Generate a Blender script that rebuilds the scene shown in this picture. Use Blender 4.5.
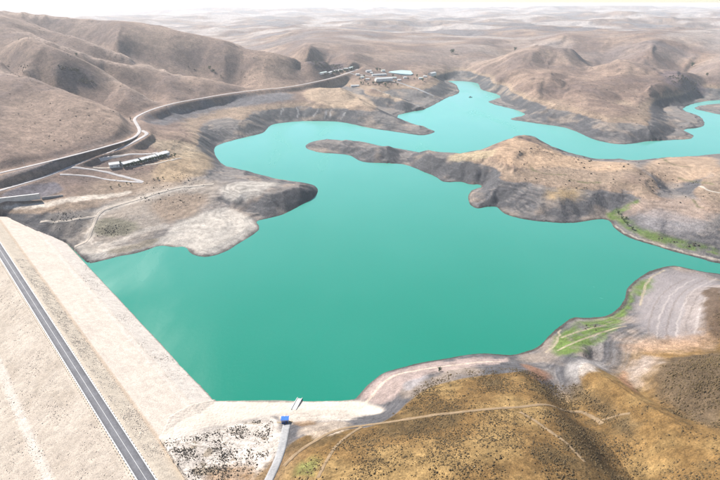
import bpy, math, random
import numpy as np
from mathutils import Vector

for o in list(bpy.data.objects):
    bpy.data.objects.remove(o)
scene = bpy.context.scene
C = scene.collection
rng = np.random.default_rng(7)
random.seed(7)

# ------------------------------------------------------------------ camera, sky, sun, exposure
CAM_H = 245.0                       # metres above the lake surface
PITCH = math.radians(26.2)          # looking down
cam_d = bpy.data.cameras.new('camera')
cam_d.lens = 24.0
cam_d.sensor_width = 36.0
cam_d.clip_start = 1.0
cam_d.clip_end = 200000.0
cam = bpy.data.objects.new('camera', cam_d)
C.objects.link(cam)
cam.location = (0, 0, CAM_H)
cam.rotation_euler = (math.radians(90) - PITCH, 0, 0)
scene.camera = cam

SUN_EL, SUN_AZ = math.radians(37), math.radians(-46)     # azimuth from +Y (ahead), minus = left
world = bpy.data.worlds.new('World')
scene.world = world
world.use_nodes = True
wn = world.node_tree
sky = wn.nodes.new('ShaderNodeTexSky')
sky.sky_type = 'NISHITA'
sky.sun_disc = False
sky.sun_elevation = SUN_EL
sky.sun_rotation = SUN_AZ
sky.altitude = 1200
sky.air_density = 1.0
sky.dust_density = 0.8
sky.ozone_density = 1.0
wn.links.new(sky.outputs[0], wn.nodes['Background'].inputs[0])
wn.nodes['Background'].inputs[1].default_value = 0.075

sun_d = bpy.data.lights.new('sun', 'SUN')
sun_d.energy = 5.0
sun_d.angle = math.radians(2.0)
sun_d.color = (1.0, 0.955, 0.89)
sun = bpy.data.objects.new('sun', sun_d)
C.objects.link(sun)
sv = Vector((math.sin(SUN_AZ) * math.cos(SUN_EL), math.cos(SUN_AZ) * math.cos(SUN_EL), math.sin(SUN_EL)))
sun.rotation_euler = sv.to_track_quat('Z', 'Y').to_euler()
sun.location = (0, 0, 600)

vs = scene.view_settings
vs.view_transform = 'Standard'
vs.look = 'None'
vs.gamma = 1.0
vs.use_curve_mapping = False
vs.exposure = 1.05
scene.cycles.use_denoising = True
scene.cycles.max_bounces = 4
scene.cycles.diffuse_bounces = 2
scene.cycles.glossy_bounces = 2
scene.cycles.transmission_bounces = 2
scene.cycles.volume_bounces = 1
scene.cycles.use_adaptive_sampling = True
scene.cycles.adaptive_threshold = 0.02


# ------------------------------------------------------------------ surveying helpers
SP, CP = math.sin(PITCH), math.cos(PITCH)


def P(px, py, h=0.0):
    """Ground point of level h (metres above the lake) sighted at a picture point (720 x 480 plate)."""
    xc, yc = (px - 360) / 480.0, (240 - py) / 480.0
    d = (xc, CP + yc * SP, -SP + yc * CP)
    t = (CAM_H - h) / -d[2]
    return np.array([d[0] * t, d[1] * t, h])


def sstep(a, b, x):
    t = np.clip((x - a) / (b - a), 0, 1)
    return t * t * (3 - 2 * t)


def hash_i(ix, iy, seed):
    h = ix.astype(np.uint32) * np.uint32(374761393) + iy.astype(np.uint32) * np.uint32(668265263) + np.uint32((seed * 1274126177) & 0xFFFFFFFF)
    h = (h ^ (h >> np.uint32(13))) * np.uint32(1274126177)
    return h ^ (h >> np.uint32(16))


def hash2(ix, iy, seed):
    return (hash_i(ix, iy, seed) & np.uint32(0xFFFFFF)).astype(np.float32) / np.float32(0xFFFFFF)


GRAD_A = np.arange(256) * (2 * np.pi / 256)
GRAD_C, GRAD_S = np.cos(GRAD_A).astype(np.float32), np.sin(GRAD_A).astype(np.float32)


def gnoise(x, y, seed=0):
    ix, iy = np.floor(x), np.floor(y)
    fx, fy = (x - ix).astype(np.float32), (y - iy).astype(np.float32)
    ix, iy = ix.astype(np.int32), iy.astype(np.int32)
    u, v = fx * fx * fx * (fx * (fx * 6 - 15) + 10), fy * fy * fy * (fy * (fy * 6 - 15) + 10)

    def g(ax, ay):
        k = hash_i(ix + ax, iy + ay, seed) & np.uint32(255)
        return GRAD_C[k] * (fx - ax) + GRAD_S[k] * (fy - ay)
    a, b = g(0, 0), g(1, 0)
    lo = a + u * (b - a)
    c, d = g(0, 1), g(1, 1)
    hi = c + u * (d - c)
    return 1.5 * (lo + v * (hi - lo))


def fbm(x, y, octv=4, seed=0, gain=0.5):
    s, a, n = 0, 1.0, 0
    for k in range(octv):
        s = s + a * gnoise(x * 2 ** k + 17.3 * k, y * 2 ** k - 9.1 * k, seed + k)
        n += a
        a *= gain
    return s / n


def erosion(x, y, dx, dy, seed):
    """Directional cell waves: gullies that run down the slope."""
    ix, iy = np.floor(x), np.floor(y)
    fx, fy = (x - ix).astype(np.float32), (y - iy).astype(np.float32)
    dx, dy = dx.astype(np.float32), dy.astype(np.float32)
    va = 0; wt = 0; ddx = 0; ddy = 0
    for i in range(-1, 2):
        for j in range(-1, 2):
            cx, cy = ix + i, iy + j
            ci, cj = cx.astype(np.int32), cy.astype(np.int32)
            px = fx - i - hash2(ci, cj, seed) * 0.6 - 0.2
            py = fy - j - hash2(ci, cj, seed + 51) * 0.6 - 0.2
            w = np.exp(-2.2 * (px * px + py * py))
            m = (px * dx + py * dy) * 6.2831853
            va = va + np.cos(m) * w
            s = -np.sin(m) * w
            ddx = ddx + s * dx
            ddy = ddy + s * dy
            wt = wt + w
    return va / wt, ddx / wt, ddy / wt


def seg_dist(x, y, poly, closed=True):
    """Distance to a polyline and winding-free inside test."""
    n = len(poly)
    best = np.full(x.shape, 1e18)
    inside = np.zeros(x.shape, bool)
    for k in range(n if closed else n - 1):
        ax, ay = poly[k][0], poly[k][1]
        bx, by = poly[(k + 1) % n][0], poly[(k + 1) % n][1]
        ex, ey = bx - ax, by - ay
        L = ex * ex + ey * ey + 1e-12
        t = np.clip(((x - ax) * ex + (y - ay) * ey) / L, 0, 1)
        best = np.minimum(best, (x - ax - t * ex) ** 2 + (y - ay - t * ey) ** 2)
        if closed and ay != by:
            c = (ay > y) != (by > y)
            inside ^= c & (x < ex * (y - ay) / (by - ay) + ax)
    return np.sqrt(best), inside


def chaikin(pts, it=2, closed=True):
    pts = [np.array(p, float) for p in pts]
    for _ in range(it):
        out = []
        n = len(pts)
        if not closed:
            out.append(pts[0])
        for k in range(n if closed else n - 1):
            a, b = pts[k], pts[(k + 1) % n]
            out += [a * .75 + b * .25, a * .25 + b * .75]
        if not closed:
            out.append(pts[-1])
        pts = out
    return pts


# ------------------------------------------------------------------ dam axis and section
A0 = P(146.5, 480, 25)
B0 = P(0, 250, 25)
AX = (B0 - A0)[:2]
AX /= np.linalg.norm(AX)
NX = np.array([AX[1], -AX[0]])          # towards the lake
CREST = 25.0


def ts(x, y):
    return (x - A0[0]) * AX[0] + (y - A0[1]) * AX[1], (x - A0[0]) * NX[0] + (y - A0[1]) * NX[1]


def from_ts(t, s):
    return A0[0] + t * AX[0] + s * NX[0], A0[1] + t * AX[1] + s * NX[1]


PROF_S = [-150, -92, -40, -34, -6.0, -5.0, 5.0, 6.0, 16.3, 17.6, 43.5, 45.5, 62.5, 92]
PROF_H = [-38, -16, 8.6, 9.6, 24.7, 25.0, 25.0, 24.7, 18.6, 18.2, 9.6, 9.3, 0.0, -14]


def prof(s):
    return np.interp(s, PROF_S, PROF_H)


# ------------------------------------------------------------------ shoreline
LAKE_PX = [
    (212, 401), (240, 401), (270, 400.6), (300, 401.5), (330, 401), (353, 400), (357, 398), (364, 389), (370, 383),
    (383, 373), (400, 368), (420, 363), (450, 358), (480, 353), (500, 354.5), (513, 355), (530, 351), (540, 346), (545, 340), (553, 332),
    (562, 325), (572, 317), (586, 318), (602, 317), (611, 314), (618, 309), (625, 300), (626, 294), (628, 288), (633, 282), (640, 277),
    (648, 272), (657, 269), (667, 266), (676, 265.5), (690, 269), (700, 271), (720, 274), (780, 284), (860, 300), (960, 316),
    (1000, 300), (860, 282), (780, 275),
    (720, 264), (687, 255), (668, 250), (653, 245), (640, 241.5), (627, 237), (618, 231), (613, 227), (611, 222), (607, 219.5), (599, 219), (590, 220.5),
    (570, 223.5), (548, 222), (527, 220), (514, 217), (505, 214), (500, 210), (497, 206.5), (488, 206.5), (480, 208.5), (477, 208.5), (470, 205),
    (468, 199), (469, 193), (474, 189), (484, 186), (478, 184), (470, 184.5), (463, 182), (457, 181.5), (450, 182.5), (442, 181.5), (435, 176), (427, 173),
    (413, 167), (400, 163.5), (380, 163), (367, 162.5), (360, 161), (353, 157), (348, 154.5), (334, 153.5), (320, 152.5), (310, 150), (305.5, 147.5),
    (306, 144.5), (313, 141.5), (327, 140), (350, 141.5), (387, 148), (427, 153.5), (455, 155), (480, 151.5), (500, 146), (511, 140), (514, 136), (524, 135), (534, 136), (540, 140),
    (548, 145), (564, 151), (580, 156), (593, 158.5), (620, 160), (640, 160), (657, 159), (668, 157.5), (680, 157), (700, 155.5), (720, 153.5), (780, 149), (860, 146), (960, 140),
    (1000, 118), (900, 108), (800, 100), (750, 98.5),
    (720, 100), (706, 101), (693, 103.5), (684, 107), (683, 110), (691, 113), (700, 116), (703, 120), (705, 125), (698, 128), (688, 128.5), (682, 130.5), (690, 133), (694, 136), (690, 139.5),
    (668, 140), (647, 141), (634, 143.5), (620, 144.5), (606, 142.5), (590, 138), (578, 132), (563, 127), (545, 124.5), (528, 122), (508, 119.3), (516, 117), (527, 115),
    (522, 112), (517, 110), (500, 106), (487, 102), (494, 99.5), (502, 97), (496, 93.5), (488, 91.5), (482, 90), (479.5, 86), (478, 83), (470, 81.7), (461, 81), (446, 80.7),
    (453, 82.7), (457, 85), (458, 88), (460, 92.5), (455, 95), (447, 97.5), (437, 103), (427, 108.5), (412, 111.5), (399, 114.5), (396, 117), (405, 121), (420, 126), (430, 129.5),
    (436, 131.5), (431, 134), (422, 135.5), (407, 133.5), (390, 131), (373, 128.5), (350, 123.5), (337, 121.5), (323, 121), (305, 121), (290, 122), (277, 123.5), (270, 125.5), (267, 129),
    (263, 133), (250, 136), (240, 138.5), (227, 142), (217, 145), (214, 149), (214, 153), (218, 160), (224, 165.5), (232, 167.5), (240, 169.5), (252, 172.5), (264, 175.5), (275, 178.5),
    (290, 180.8), (304, 182.8), (313, 185), (317.5, 188.5), (317.5, 192.5), (313.5, 197.5), (307, 201.5), (300, 205.5), (290, 211), (280, 215.5), (268, 218.5), (257, 220.5), (255, 222.5), (260, 226), (258, 231),
    (250, 237), (240, 242.5), (233, 247.5), (220, 254), (207, 257.5), (196, 256), (190, 253), (187, 248), (183, 246.5), (173, 247.5), (167, 246), (162, 245.5), (155, 246.5), (150, 249), (141, 252), (133, 254),
    (120, 256), (110, 258.5), (99, 261.5), (92, 263), (88, 263.5)]
lake = [P(x, y, 0)[:2] for x, y in LAKE_PX]
dam_in = [np.array(from_ts(300, 20)), np.array(from_ts(70, 20))]
lake_poly = chaikin(lake, 1, closed=False) + dam_in
ISLAND_PX = [(692, 108.5), (700, 105.5), (712, 104), (730, 103), (760, 105), (770, 112), (745, 117), (722, 115), (706, 111.5)]
island = chaikin([P(x, y, 0)[:2] for x, y in ISLAND_PX], 2)

# ------------------------------------------------------------------ levels (picture x, y, metres above the lake)
LEV = [
    # left bank flats and headland
    (100, 238, 6), (150, 237, 4), (120, 225, 10), (150, 212, 13), (200, 205, 9), (225, 222, 6), (205, 238, 4), (175, 228, 6), (230, 195, 13), (180, 185, 19),
    (130, 190, 21), (80, 200, 24), (60, 215, 19), (223, 182, 13), (250, 182, 13), (285, 184, 13), (265, 191, 16), (240, 195, 14), (225, 205, 6), (235, 208, 4),
    (300, 188, 14), (310, 189.5, 10), (244, 213, 3), (285, 197, 12), (300, 196, 8), (245, 170.5, 7), (215, 172, 12), (232, 174, 9),
    (100, 172, 30), (140, 165, 31), (170, 157, 31), (170, 172, 25), (195, 165, 20), (40, 190, 28), (0, 204, 27), (60, 192, 27),
    (150, 148, 37), (180, 148, 26), (205, 150, 14), (175, 138, 36), (200, 138, 20), (160, 128, 42), (165, 117, 36), (190, 118, 25), (205, 130, 18), (225, 128, 13), (215, 112, 25), (230, 118, 20), (245, 120, 20),
    (240, 107, 25), (270, 106, 25), (290, 104, 25), (323, 108, 22), (350, 110, 20), (373, 113, 18), (397, 117.5, 13), (420, 124.5, 7), (255, 99, 33), (285, 97, 33), (225, 103, 31),
    # left hills
    (60, 120, 76), (100, 130, 64), (20, 140, 66), (0, 110, 92), (120, 138, 54), (60, 148, 55), (10, 162, 54), (30, 100, 96),
    (83, 91, 81), (117, 104, 63), (75, 80, 100), (55, 72, 117), (20, 60, 142), (0, 55, 152), (110, 88, 80), (135, 104, 60), (163, 104, 51),
    (165, 90, 60), (195, 90, 54), (170, 80, 76), (117, 40, 150), (160, 50, 120), (200, 63, 84), (187, 45, 130), (222, 75, 58), (225, 55, 106),
    (240, 48, 116), (273, 52, 108), (307, 61, 82), (280, 75, 58), (310, 75, 50), (255, 80, 52), (325, 61, 74), (345, 65, 58), (300, 68, 64),
    # hamlet shelf and spurs below it
    (330, 73, 43), (360, 76, 38), (385, 82, 33), (400, 72, 34), (432, 77, 31), (420, 90, 20), (440, 89, 14), (330, 95, 30), (320, 87, 39), (345, 88, 34), (365, 101, 22), (387, 113, 9), (355, 100, 20),
    (373, 88, 33), (400, 99, 22), (421, 108, 5), (395, 104, 10), (300, 95, 31), (410, 80, 30),
    # centre peninsula
    (313, 142, 4), (327, 138.5, 8), (350, 140, 14), (387, 145.5, 17), (427, 150.5, 20), (455, 152.5, 21), (480, 149, 22), (500, 142, 22), (520, 135, 20), (533, 137, 17), (547, 143.5, 13), (580, 154.5, 7), (620, 158.5, 6),
    (657, 157.5, 9), (680, 156, 10), (500, 165, 25), (540, 158, 27), (560, 170, 24), (600, 170, 21), (640, 170, 22), (520, 190, 14), (560, 200, 13), (600, 195, 17), (490, 197, 9), (495, 180, 16), (652, 180, 25), (668, 189, 9), (688, 187, 14), (640, 205, 16),
    (680, 214, 15), (700, 190, 22), (715, 170, 22), (660, 226, 10), (700, 238, 9), (622, 214, 6), (460, 172, 9), (430, 160, 14), (380, 153, 11), (720, 215, 18), (690, 165, 16), (575, 213, 5), (540, 211, 6), (478, 172, 14), (480, 180, 4),
    # near right bank
    (655, 276, 2.5), (690, 285, 11), (660, 300, 10), (632, 322, 7), (600, 330, 6), (580, 345, 9), (650, 330, 14), (690, 310, 21), (716, 312, 34), (712, 290, 30), (720, 300, 36), (700, 346, 24), (675, 346, 19), (622, 345, 13), (613, 371, 13), (590, 364, 21), (573, 374, 17),
    (607, 379, 31), (647, 403, 42), (687, 421, 51), (720, 434, 59), (640, 393, 20), (660, 368, 35), (700, 360, 40), (720, 360, 44), (690, 395, 43), (715, 418, 50), (670, 405, 36), (560, 385, 10), (577, 400, 14), (595, 415, 19), (610, 433, 25), (625, 453, 31), (641, 478, 38), (535, 384, 27), (558, 408, 38), (580, 428, 45), (598, 452, 49), (612, 476, 54), (670, 455, 48), (700, 470, 58),
    (480, 364, 9), (450, 374, 15), (430, 395, 23), (500, 375, 20), (530, 374, 18), (547, 366, 9), (480, 408, 37), (520, 398, 35), (420, 430, 37), (500, 450, 60), (545, 440, 52), (420, 475, 54), (350, 450, 34), (320, 470, 36),
    (300, 440, 20), (330, 422, 14), (380, 407, 7), (395, 385, 10), (540, 475, 64), (585, 350, 12), (470, 440, 50),
    # fill at the right end of the dam
    (300, 408, 3), (340, 408, 4), (370, 409, 5), (282, 421, 8), (250, 418, 7.5), (200, 427, 14.5), (157, 438, 19.5), (230, 440, 14), (260, 450, 16), (200, 460, 21), (165, 468, 24.5), (270, 478, 21), (300, 470, 28), (180, 430, 16.5), (215, 407, 4), (196, 412, 8.5), (180, 422, 13.5),
    # far right bank
    (500, 90, 9), (520, 101, 13), (540, 111, 15), (560, 100, 26), (600, 126, 16), (650, 131, 15), (690, 125, 5), (580, 111, 24), (620, 105, 30), (655, 67, 68), (700, 85, 27), (720, 90, 17), (690, 72, 50), 
    (540, 45, 106), (510, 52, 84), (572, 49, 96), (500, 70, 42), (480, 73, 26), (470, 75.5, 12), (620, 60, 72), (460, 72, 17), (445, 73, 22), (440, 60, 45), (400, 60, 54), (370, 62, 55), (350, 55, 78), (310, 50, 100), (665, 105, 5), (700, 97, 3), (630, 120, 22), 
    (647, 72, 62), (627, 83, 48), (607, 95, 36), (650, 80, 52), (637, 91, 36), (623, 103, 24), (665, 73, 58), (652, 86, 46), (637, 100, 30), (675, 82, 46), (664, 92, 33), (653, 103, 20), (682, 79, 50), (675, 89, 34), (667, 100, 16),
    (552, 72, 62), (530, 93, 33), (548, 65, 60), (525, 80, 46), (508, 91, 18), (605, 68, 62), (580, 87, 45), (556, 104, 27), (590, 68, 55), (565, 85, 41), (540, 103, 21), (515, 66, 60), (497, 82, 26),
    (300, 40, 92), (400, 45, 80), (480, 45, 76), (565, 38, 100), (650, 50, 88), (700, 50, 84), (720, 65, 62), (430, 50, 66),
    # far country
    (200, 30, 60), (250, 30, 70), (320, 30, 85), (400, 30, 80), (500, 30, 85), (600, 30, 95), (720, 30, 100), (260, 22, 70), (350, 20, 80), (450, 20, 85), (550, 20, 95), (700, 20, 100), (360, 12, 90), (560, 12, 120), (700, 12, 120), (200, 12, 70), (100, 9, 90), (0, 8, 110),
    # outside the frame
    (-100, 20, 205), (-100, 80, 128), (-110, 150, 66), (-150, 190, 46), (-300, 60, 150), (-300, 160, 80), (800, 310, 42), (800, 400, 70), (820, 215, 20), (850, 85, 22), (830, 60, 66), (760, 330, 36), (780, 460, 72), (1000, 240, 50), (1000, 420, 90), (-250, 15, 190)]
WLEV = [(0, 60, 62), (90, 0, 76), (-60, 70, 30), (-30, 110, 44), (60, 110, 62), (150, 60, 82), (0, -150, 85), (-150, -80, 20), (300, -200, 120), (-400, -300, 30), (900, 0, 130), (-1200, 0, 120), (-600, 120, -20), (-420, 180, -28), (-800, 350, 40),
        (0, -2500, 130), (3000, -1500, 150), (-3000, -1500, 150), (5000, 3000, 120), (-5000, 3000, 180), (0, 20000, 100), (15000, 15000, 110), (-15000, 15000, 120), (0, -20000, 100), (30000, 0, 100), (-30000, 0, 100), (0, 45000, 120), (45000, 30000, 120), (-45000, 30000, 120)]
BACK = [(70, 20, [(0, 70, 128), (37, 80, 112), (83, 97, 86), (110, 108, 73), (131, 116, 61)]),
        (60, 16, [(30, 36, 176), (52, 46, 158), (77, 55.6, 140), (104, 71, 103), (133, 88, 76), (150, 99, 58)]),
        (55, 14, [(30, 31, 182), (50, 40, 165), (100, 57, 125), (125, 63, 110), (150, 67, 97), (180, 77, 74)]),
        (90, 26, [(0, 18, 205), (33, 25, 186), (73, 35.5, 164), (90, 41, 153), (120, 52, 129), (150, 63, 104), (193, 75, 76), (236, 84, 54)]),
        (220, 60, [(0, 10, 226), (67, 16.5, 206), (133, 22, 190), (160, 26, 177), (187, 32, 162), (215, 37, 146), (240, 43, 130)]),
        (130, 34, [(600, 64, 66), (620, 60, 72), (655, 67, 68), (690, 72, 50)]),
        (130, 34, [(510, 52, 84), (540, 45, 106), (572, 49, 96)]),
        (110, 30, [(245, 48, 116), (273, 52, 108), (307, 61, 82), (325, 61, 74)]),
        (45, 12, [(320, 87, 39), (343, 87.5, 35), (365, 101, 22), (386, 112, 10)]),
        (40, 9, [(373, 88, 33), (400, 98, 22), (420, 106, 8)]),
        (24, 13, [(590, 364, 21), (607, 379, 31), (647, 403, 42), (687, 421, 51)])]
EDGE3 = []
for px_, py_ in [(87.5, 263.5), (78, 254), (67, 243), (54, 237.5), (40, 232), (28, 227), (17, 222), (3, 215), (-14, 207)]:
    lo_, hi_ = -3.0, 25.0
    for _ in range(40):
        mid_ = 0.5 * (lo_ + hi_)
        q_ = P(px_, py_, mid_)
        if prof(ts(q_[0], q_[1])[1]) > mid_: lo_ = mid_
        else: hi_ = mid_
    EDGE3.append(P(px_, py_, lo_))
print('edge', [(round(float(e[2]), 1)) for e in EDGE3])
ctrl = list(EDGE3)
for back, drop, pts in BACK:
    ex_ = []
    for a_, b_ in zip(pts[:-1], pts[1:]):
        ex_ += [np.array(a_) * (1 - t_) + np.array(b_) * t_ for t_ in (0, 1 / 3, 2 / 3)]
    for p_ in ex_ + [np.array(pts[-1])]:
        p_ = P(*p_)
        ctrl.append(p_)
        k_ = 1 + back / math.hypot(p_[0], p_[1])
        ctrl.append(np.array([p_[0] * k_, p_[1] * k_, p_[2] - drop]))
ctrl += [P(*l) for l in LEV] + [np.array(w, float) for w in WLEV]
for k in range(0, len(lake), 1):
    ctrl.append(np.array([lake[k][0], lake[k][1], 0.0]))
for q in island[::4]:
    ctrl.append(np.array([q[0], q[1], 0.0]))
ctrl.append(P(722, 108, 7)); ctrl.append(P(745, 109, 7))


def logmap(x, y):
    r = np.hypot(x, y) + 1e-9
    k = np.log1p(r / 200.0) / r
    return x * k, y * k


ctrl = np.array(ctrl)
_d, _i = seg_dist(ctrl[:, 0], ctrl[:, 1], lake_poly)
ctrl = ctrl[~(_i & (_d > 1.0) & (ctrl[:, 2] > 0.5) & (ctrl[:, 2] < 20) & (np.hypot(ctrl[:, 0], ctrl[:, 1]) > 300) & (ctrl[:, 0] < 650))]
cu, cv = logmap(ctrl[:, 0], ctrl[:, 1])


def tps_fit(u, v, z, lam):
    d2 = (u[:, None] - u[None]) ** 2 + (v[:, None] - v[None]) ** 2
    K = 0.5 * d2 * np.log(d2 + 1e-12)
    n = len(u)
    M = np.zeros((n + 3, n + 3))
    M[:n, :n] = K + lam * np.eye(n)
    Q = np.stack([np.ones(n), u, v], 1)
    M[:n, n:] = Q
    M[n:, :n] = Q.T
    return np.linalg.solve(M, np.concatenate([z, [0, 0, 0]]))


wts = tps_fit(cu, cv, ctrl[:, 2], 2e-4)


def tps(u, v):
    out = np.empty(u.size)
    uf, vf = u.ravel(), v.ravel()
    c1, c2 = cu, cv
    w = wts[:-3].astype(np.float64)
    for k in range(0, uf.size, 20000):
        d2 = (uf[k:k + 20000, None] - c1) ** 2 + (vf[k:k + 20000, None] - c2) ** 2
        out[k:k + 20000] = (0.5 * d2 * np.log(d2 + 1e-12)) @ w + wts[-3] + wts[-2] * uf[k:k + 20000] + wts[-1] * vf[k:k + 20000]
    return out.reshape(u.shape)


# ------------------------------------------------------------------ the ground sheet: rings round the drone, finest ahead
th = [0.0]
while th[-1] < 180:
    a = th[-1]
    th.append(a + (0.1 if a < 41 else min(6, 0.1 * 1.25 ** ((a - 41) / 0.9))))
th = np.array(th[:-1])
TH = np.radians(np.concatenate([-th[:0:-1], th]))
rr = [4.0]
while rr[-1] < 60000:
    r = rr[-1]
    if r < 150: d = 8.0
    elif r < 400: d = max(0.55, r * r / 155000)
    elif r < 2600: d = min(r * r / 155000, r * 0.004)
    else: d = r * 0.004 * min(6, (r / 2600) ** 0.8)
    rr.append(r + d)
RR = np.array(rr)
NR, NT = len(RR), len(TH)
GX = RR[:, None] * np.sin(TH)[None]
GY = RR[:, None] * np.cos(TH)[None]
print('grid', NR, NT, NR * NT)


def cubic_up(Z, n_out, axis):
    Z = np.moveaxis(Z, axis, 0)
    n = Z.shape[0]
    x = np.arange(n_out) / 3.0
    i = np.clip(np.floor(x).astype(int), 0, n - 2)
    t = (x - i)[:, None]
    p0, p1, p2, p3 = Z[np.clip(i - 1, 0, n - 1)], Z[i], Z[i + 1], Z[np.clip(i + 2, 0, n - 1)]
    out = p1 + 0.5 * t * (p2 - p0 + t * (2 * p0 - 5 * p1 + 4 * p2 - p3 + t * (3 * (p1 - p2) + p3 - p0)))
    return np.moveaxis(out, 0, axis)


ri = np.arange(0, NR + 3, 3)
ti = np.arange(0, NT + 3, 3)
rc = np.interp(ri, np.arange(NR), RR); rc[ri >= NR] = RR[-1] * 1.01
tc = np.interp(ti, np.arange(NT), TH)
cx, cy = rc[:, None] * np.sin(tc)[None], rc[:, None] * np.cos(tc)[None]
Z = tps(*logmap(cx, cy))
Z = cubic_up(cubic_up(Z, NR, 0), NT, 1)
R2 = np.repeat(RR[:, None], NT, 1)

# shoreline distance, with a ragged edge
nearc = np.hypot(cx, cy) < 5600
SDc = np.full(cx.shape, 3000.0)
d, ins = seg_dist(cx[nearc], cy[nearc], lake_poly)
d2, ins2 = seg_dist(cx[nearc], cy[nearc], island)
SDc[nearc] = np.where(ins & ~ins2, -1, 1) * np.minimum(d, d2)
SD = cubic_up(cubic_up(SDc, NR, 0), NT, 1)
SD = SD + np.clip(R2 * 0.003, 0.6, 4.0) * fbm(GX / 20, GY / 20, 4, 11)

land = np.clip(SD, 0, None)
Z = np.where(SD > 0, np.maximum(Z, 0.05 + 0.22 * np.minimum(land, 14)), np.maximum(-0.3 * -SD, -14) - 0.02)


def gradient(Z):
    dr = np.gradient(Z, RR, axis=0)
    dt = np.gradient(Z, TH, axis=1) / R2
    s, c = np.sin(TH)[None], np.cos(TH)[None]
    return dr * s + dt * c, dr * c - dt * s


# far country: rolling hills
far = sstep(1700, 4200, R2)
roll = fbm(GX / 900 + 3.1, GY / 900, 4, 41)
roll2 = fbm(GX / 4200, GY / 3000 + 7.7, 3, 71)
Z = Z + far * (roll * 95 + roll2 * 150 * sstep(3000, 12000, R2))
Z = np.where(R2 > 5000, np.minimum(Z, 210), Z)

# gullies that follow the slope
gx, gy = gradient(Z)
hill = sstep(0, 60, land) * sstep(10, 40, Z)
sel = (hill > 0.01) & (R2 < 14000) & (R2 > 130)
sx, sy, gxs, gys = GX[sel], GY[sel], gx[sel], gy[sel]
slope = np.hypot(gxs, gys)
nr = sstep(380, 700, R2[sel])
ero = np.zeros(sx.shape)
ax_, ay_ = -gys, gxs
frs = sstep(1400, 2600, R2[sel])
for wl, amp, sd in ((420, 12, 5), (170, 7.0, 3), (75, 2.6, 13), (34, 1.3, 29)):
    m = np.hypot(ax_, ay_) + 1e-6
    va, ex, ey = erosion(sx / wl, sy / wl, ax_ / m * np.clip(m * 5, 0, 1), ay_ / m * np.clip(m * 5, 0, 1), sd)
    k = amp * (frs if wl == 420 else (0.2 * (wl > 60) + 0.8 * nr) * ((0.22 if wl > 100 else 0.6) + (0.78 if wl > 100 else 0.4) * sstep(-200, 250, sx)))
    ero += k * va * sstep(0.03, 0.28, slope)
    ax_ = ax_ - 0.045 * ey * amp / 9
    ay_ = ay_ + 0.045 * ex * amp / 9
Z[sel] += (ero - 2.0) * hill[sel] * 0.8
small = fbm(GX / 26, GY / 26, 4, 61)
Z += small * np.clip(land / 20, 0, 1) * (0.5 + 0.5 * sstep(8, 30, Z)) * sstep(0, 1, SD)
# rills on the bare banks
gx, gy = gradient(Z)
sel = (land > 1) & (land < 130) & (Z < 30) & (R2 < 2200) & (np.hypot(gx, gy) > 0.08) & (R2 > 560)
sx, sy, ax_, ay_ = GX[sel], GY[sel], -gy[sel], gx[sel]
m_ = np.hypot(ax_, ay_) + 1e-6
for wl, amp, sd in ((46, 1.5, 37), (19, 0.65, 39)):
    va, ex, ey = erosion(sx / wl, sy / wl, ax_ / m_, ay_ / m_, sd)
    Z[sel] += amp * (va - 0.3) * sstep(0.08, 0.3, m_) * sstep(1, 14, land[sel]) * sstep(19, 12, Z[sel]) ** 0
Z = np.where(SD > 0, np.maximum(Z, 0.04 + 0.1 * np.minimum(land, 10)), Z)
# water-worn benches of the drawdown zone
bench = np.sin(Z * 2 * np.pi / 2.3 + 1.2 * fbm(GX / 60, GY / 60, 2, 91))
Z += 0.09 * bench * sstep(2, 8, land) * sstep(1.2, 3, Z) * (1 - sstep(17, 21, Z))

# ------------------------------------------------------------------ roads cut into the ground
ROADS = {
    'hill_road': (5.6, [(-70, 186, 44), (-30, 180, 45), (0, 173, 46), (35, 165, 47), (67, 157, 48), (90, 151, 49), (110, 145.5, 50), (126, 141, 50), (136, 136.5, 50), (140.5, 131, 50), (137, 124.5, 50), (133.5, 119, 50), (140, 114.5, 50), (152, 109.5, 49.5), (165, 105.5, 49),
                        (182, 101.5, 48), (200, 98.5, 47), (220, 95, 46), (240, 92, 45), (262, 89.5, 44), (285, 87.5, 43), (300, 85, 43), (315, 82, 43), (330, 78.5, 43), (342, 75, 43), (352, 71.5, 43), (358, 69, 43)]),
    'service_road': (6.2, [(-60, 211, 34), (-20, 197, 34), (0, 190.5, 34), (22, 184, 34.5), (45, 177, 35), (66, 168.5, 36), (88, 160, 38), (106, 153.5, 41), (122, 148, 44), (134, 142, 47), (144, 136.5, 49), (148, 133.5, 50), (142, 130.5, 50)]),
}
road3d = {}


def flatten(pts, w, fall, alt=0.0, zfix=None):
    """Cut and fill the ground to the level of a road."""
    pts = [np.array(p) for p in pts]
    X0 = min(p[0] for p in pts) - fall - w; X1 = max(p[0] for p in pts) + fall + w
    Y0 = min(p[1] for p in pts) - fall - w; Y1 = max(p[1] for p in pts) + fall + w
    m = (GX > X0) & (GX < X1) & (GY > Y0) & (GY < Y1)
    x, y = GX[m], GY[m]
    best = np.full(x.shape, 1e9); hh = np.zeros(x.shape)
    for a, b in zip(pts[:-1], pts[1:]):
        ex, ey = b[0] - a[0], b[1] - a[1]
        t = np.clip(((x - a[0]) * ex + (y - a[1]) * ey) / (ex * ex + ey * ey + 1e-9), 0, 1)
        dd = np.hypot(x - a[0] - t * ex, y - a[1] - t * ey)
        c = dd < best
        best[c] = dd[c]; hh[c] = (a[2] + t * (b[2] - a[2]))[c]
    k = 1 - sstep(w * 0.5 + 2.2, w * 0.5 + 2.2 + fall, best)
    Z[m] = Z[m] * (1 - k) + (hh - 0.0) * k
    return m, best


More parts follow.
